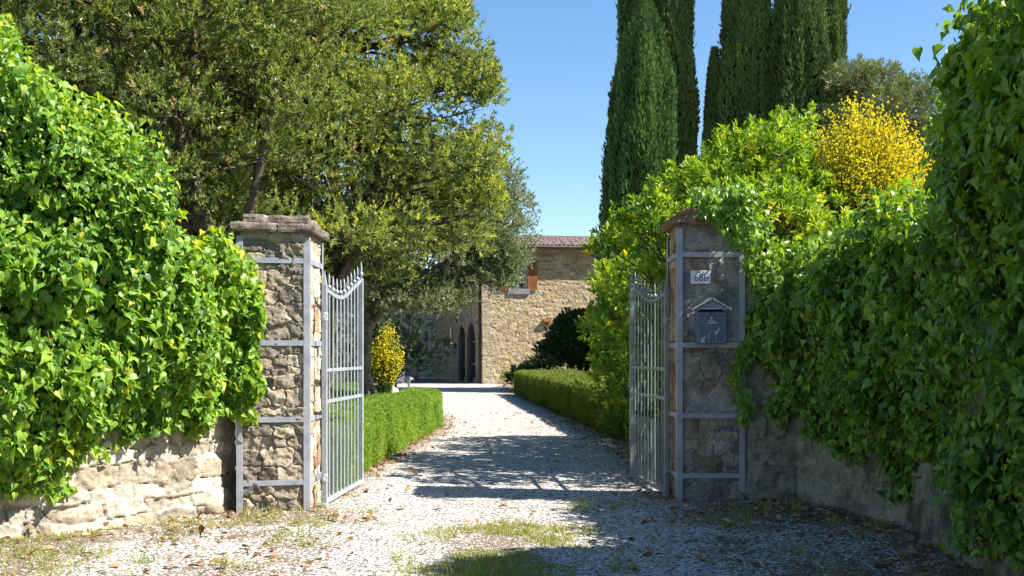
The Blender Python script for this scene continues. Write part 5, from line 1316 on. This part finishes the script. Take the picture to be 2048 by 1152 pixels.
MB().add([r0_, r1_, rb_, lb_], [(0,1,2,3)]).add([e0, P3(HO,fd,fn,11.4,EH+.30,.52), rb_, lb_], [(0,1,2,3)]).add([tuple(np.array(e0)+np.array([0,0,.01])), r0_, lb_], [(0,1,2)]).build('roof_back', M['terra'], house, world=True)
# wing at the far end, in shade
V3, F3, C3 = panel('w', (e2[0]-7.5, e2[1]+0.3, -0.05), (1, 0, 0), (0, -1, 0), 7.7, 5.6, 0.045, 0.34, 0.17, [(0.34,0.31,0.26), (0.39,0.36,0.30), (0.29,0.27,0.23)], (0.40,0.37,0.31), None, None, relief=0.04, seed=16, warp=0.04, joint=0.09,
                  hole=lambda u, v: (u > 6.05) & (u < 6.45) & (v > 2.0) & (v < 3.0))
join_panels('wing_wall', [(V3, F3, C3)], M['st_h'], house)
ww = MB().box(e2[0]-7.5, e2[0]+0.5, e2[1]+0.45, e2[1]+5, 0, 5.5).add([(e2[0]-7.8, e2[1], 5.5), (e2[0]+0.3, e2[1], 5.5), (e2[0]+0.3, e2[1]+3, 6.5), (e2[0]-7.8, e2[1]+3, 6.5)], [(0,1,2,3)])
ww.build('wing_roof', M['terra'], house, world=True)

# dark garden wall with a potted plant
gwp = np.array([(-9.5, 60.6), (-7.2, 60.3), (-5.05, 60.0)])
Vg, Fg, Cg = panel('g', (-9.6, 60.0, -0.03), (1,0,0), (0,-1,0), 4.5, 2.1, 0.05, 0.36, 0.2, [(0.20,0.17,0.13), (0.25,0.21,0.16), (0.16,0.14,0.11)], (0.22,0.19,0.15), None, None, relief=0.05, seed=19, warp=0.05, joint=0.08)
bx = flat_box_part(-9.6, -5.1, 60.02, 60.5, 0, 2.08, (0.22,0.19,0.15))
gw = join_panels('garden_wall', [(Vg, Fg, Cg), bx], M['st_h'], None); tag(gw, 'low dark stone garden wall left of the house', 'wall')
pp = thing('plant_stand', 'stone block carrying the terracotta plant pot by the garden wall', 'plant stand', (-5.85, 58.5, 0))
MB().box(-0.22, 0.22, -0.22, 0.22, 0.06, 0.80).box(-0.28, 0.28, -0.28, 0.28, 0.80, 0.88).box(-0.28,0.28,-0.28,0.28,0,0.06).build('block', M['sill'], pp, bevel=0.01)
pt = thing('potted_plant', 'bushy green plant in a terracotta pot before the garden wall', 'potted plant', (-5.85, 58.5, 0.882))
MB().lathe([(0.12,0),(0.19,0.28),(0.21,0.28),(0.21,0.34),(0.17,0.34),(0.16,0.30)], 16).build('pot', M['terra'], pt)
crown_lobes([((-5.85,58.5,1.65),0.5), ((-5.5,58.4,1.6),0.35), ((-6.2,58.4,1.6),0.35)], 240, 8, 0.14, 0.03, M['dark'], pt, name='foliage', tl=0.2)
MB().tube([(0,0,0.25),(0,0,0.7)], 0.03, 6).build('stem', M['bark'], pt)
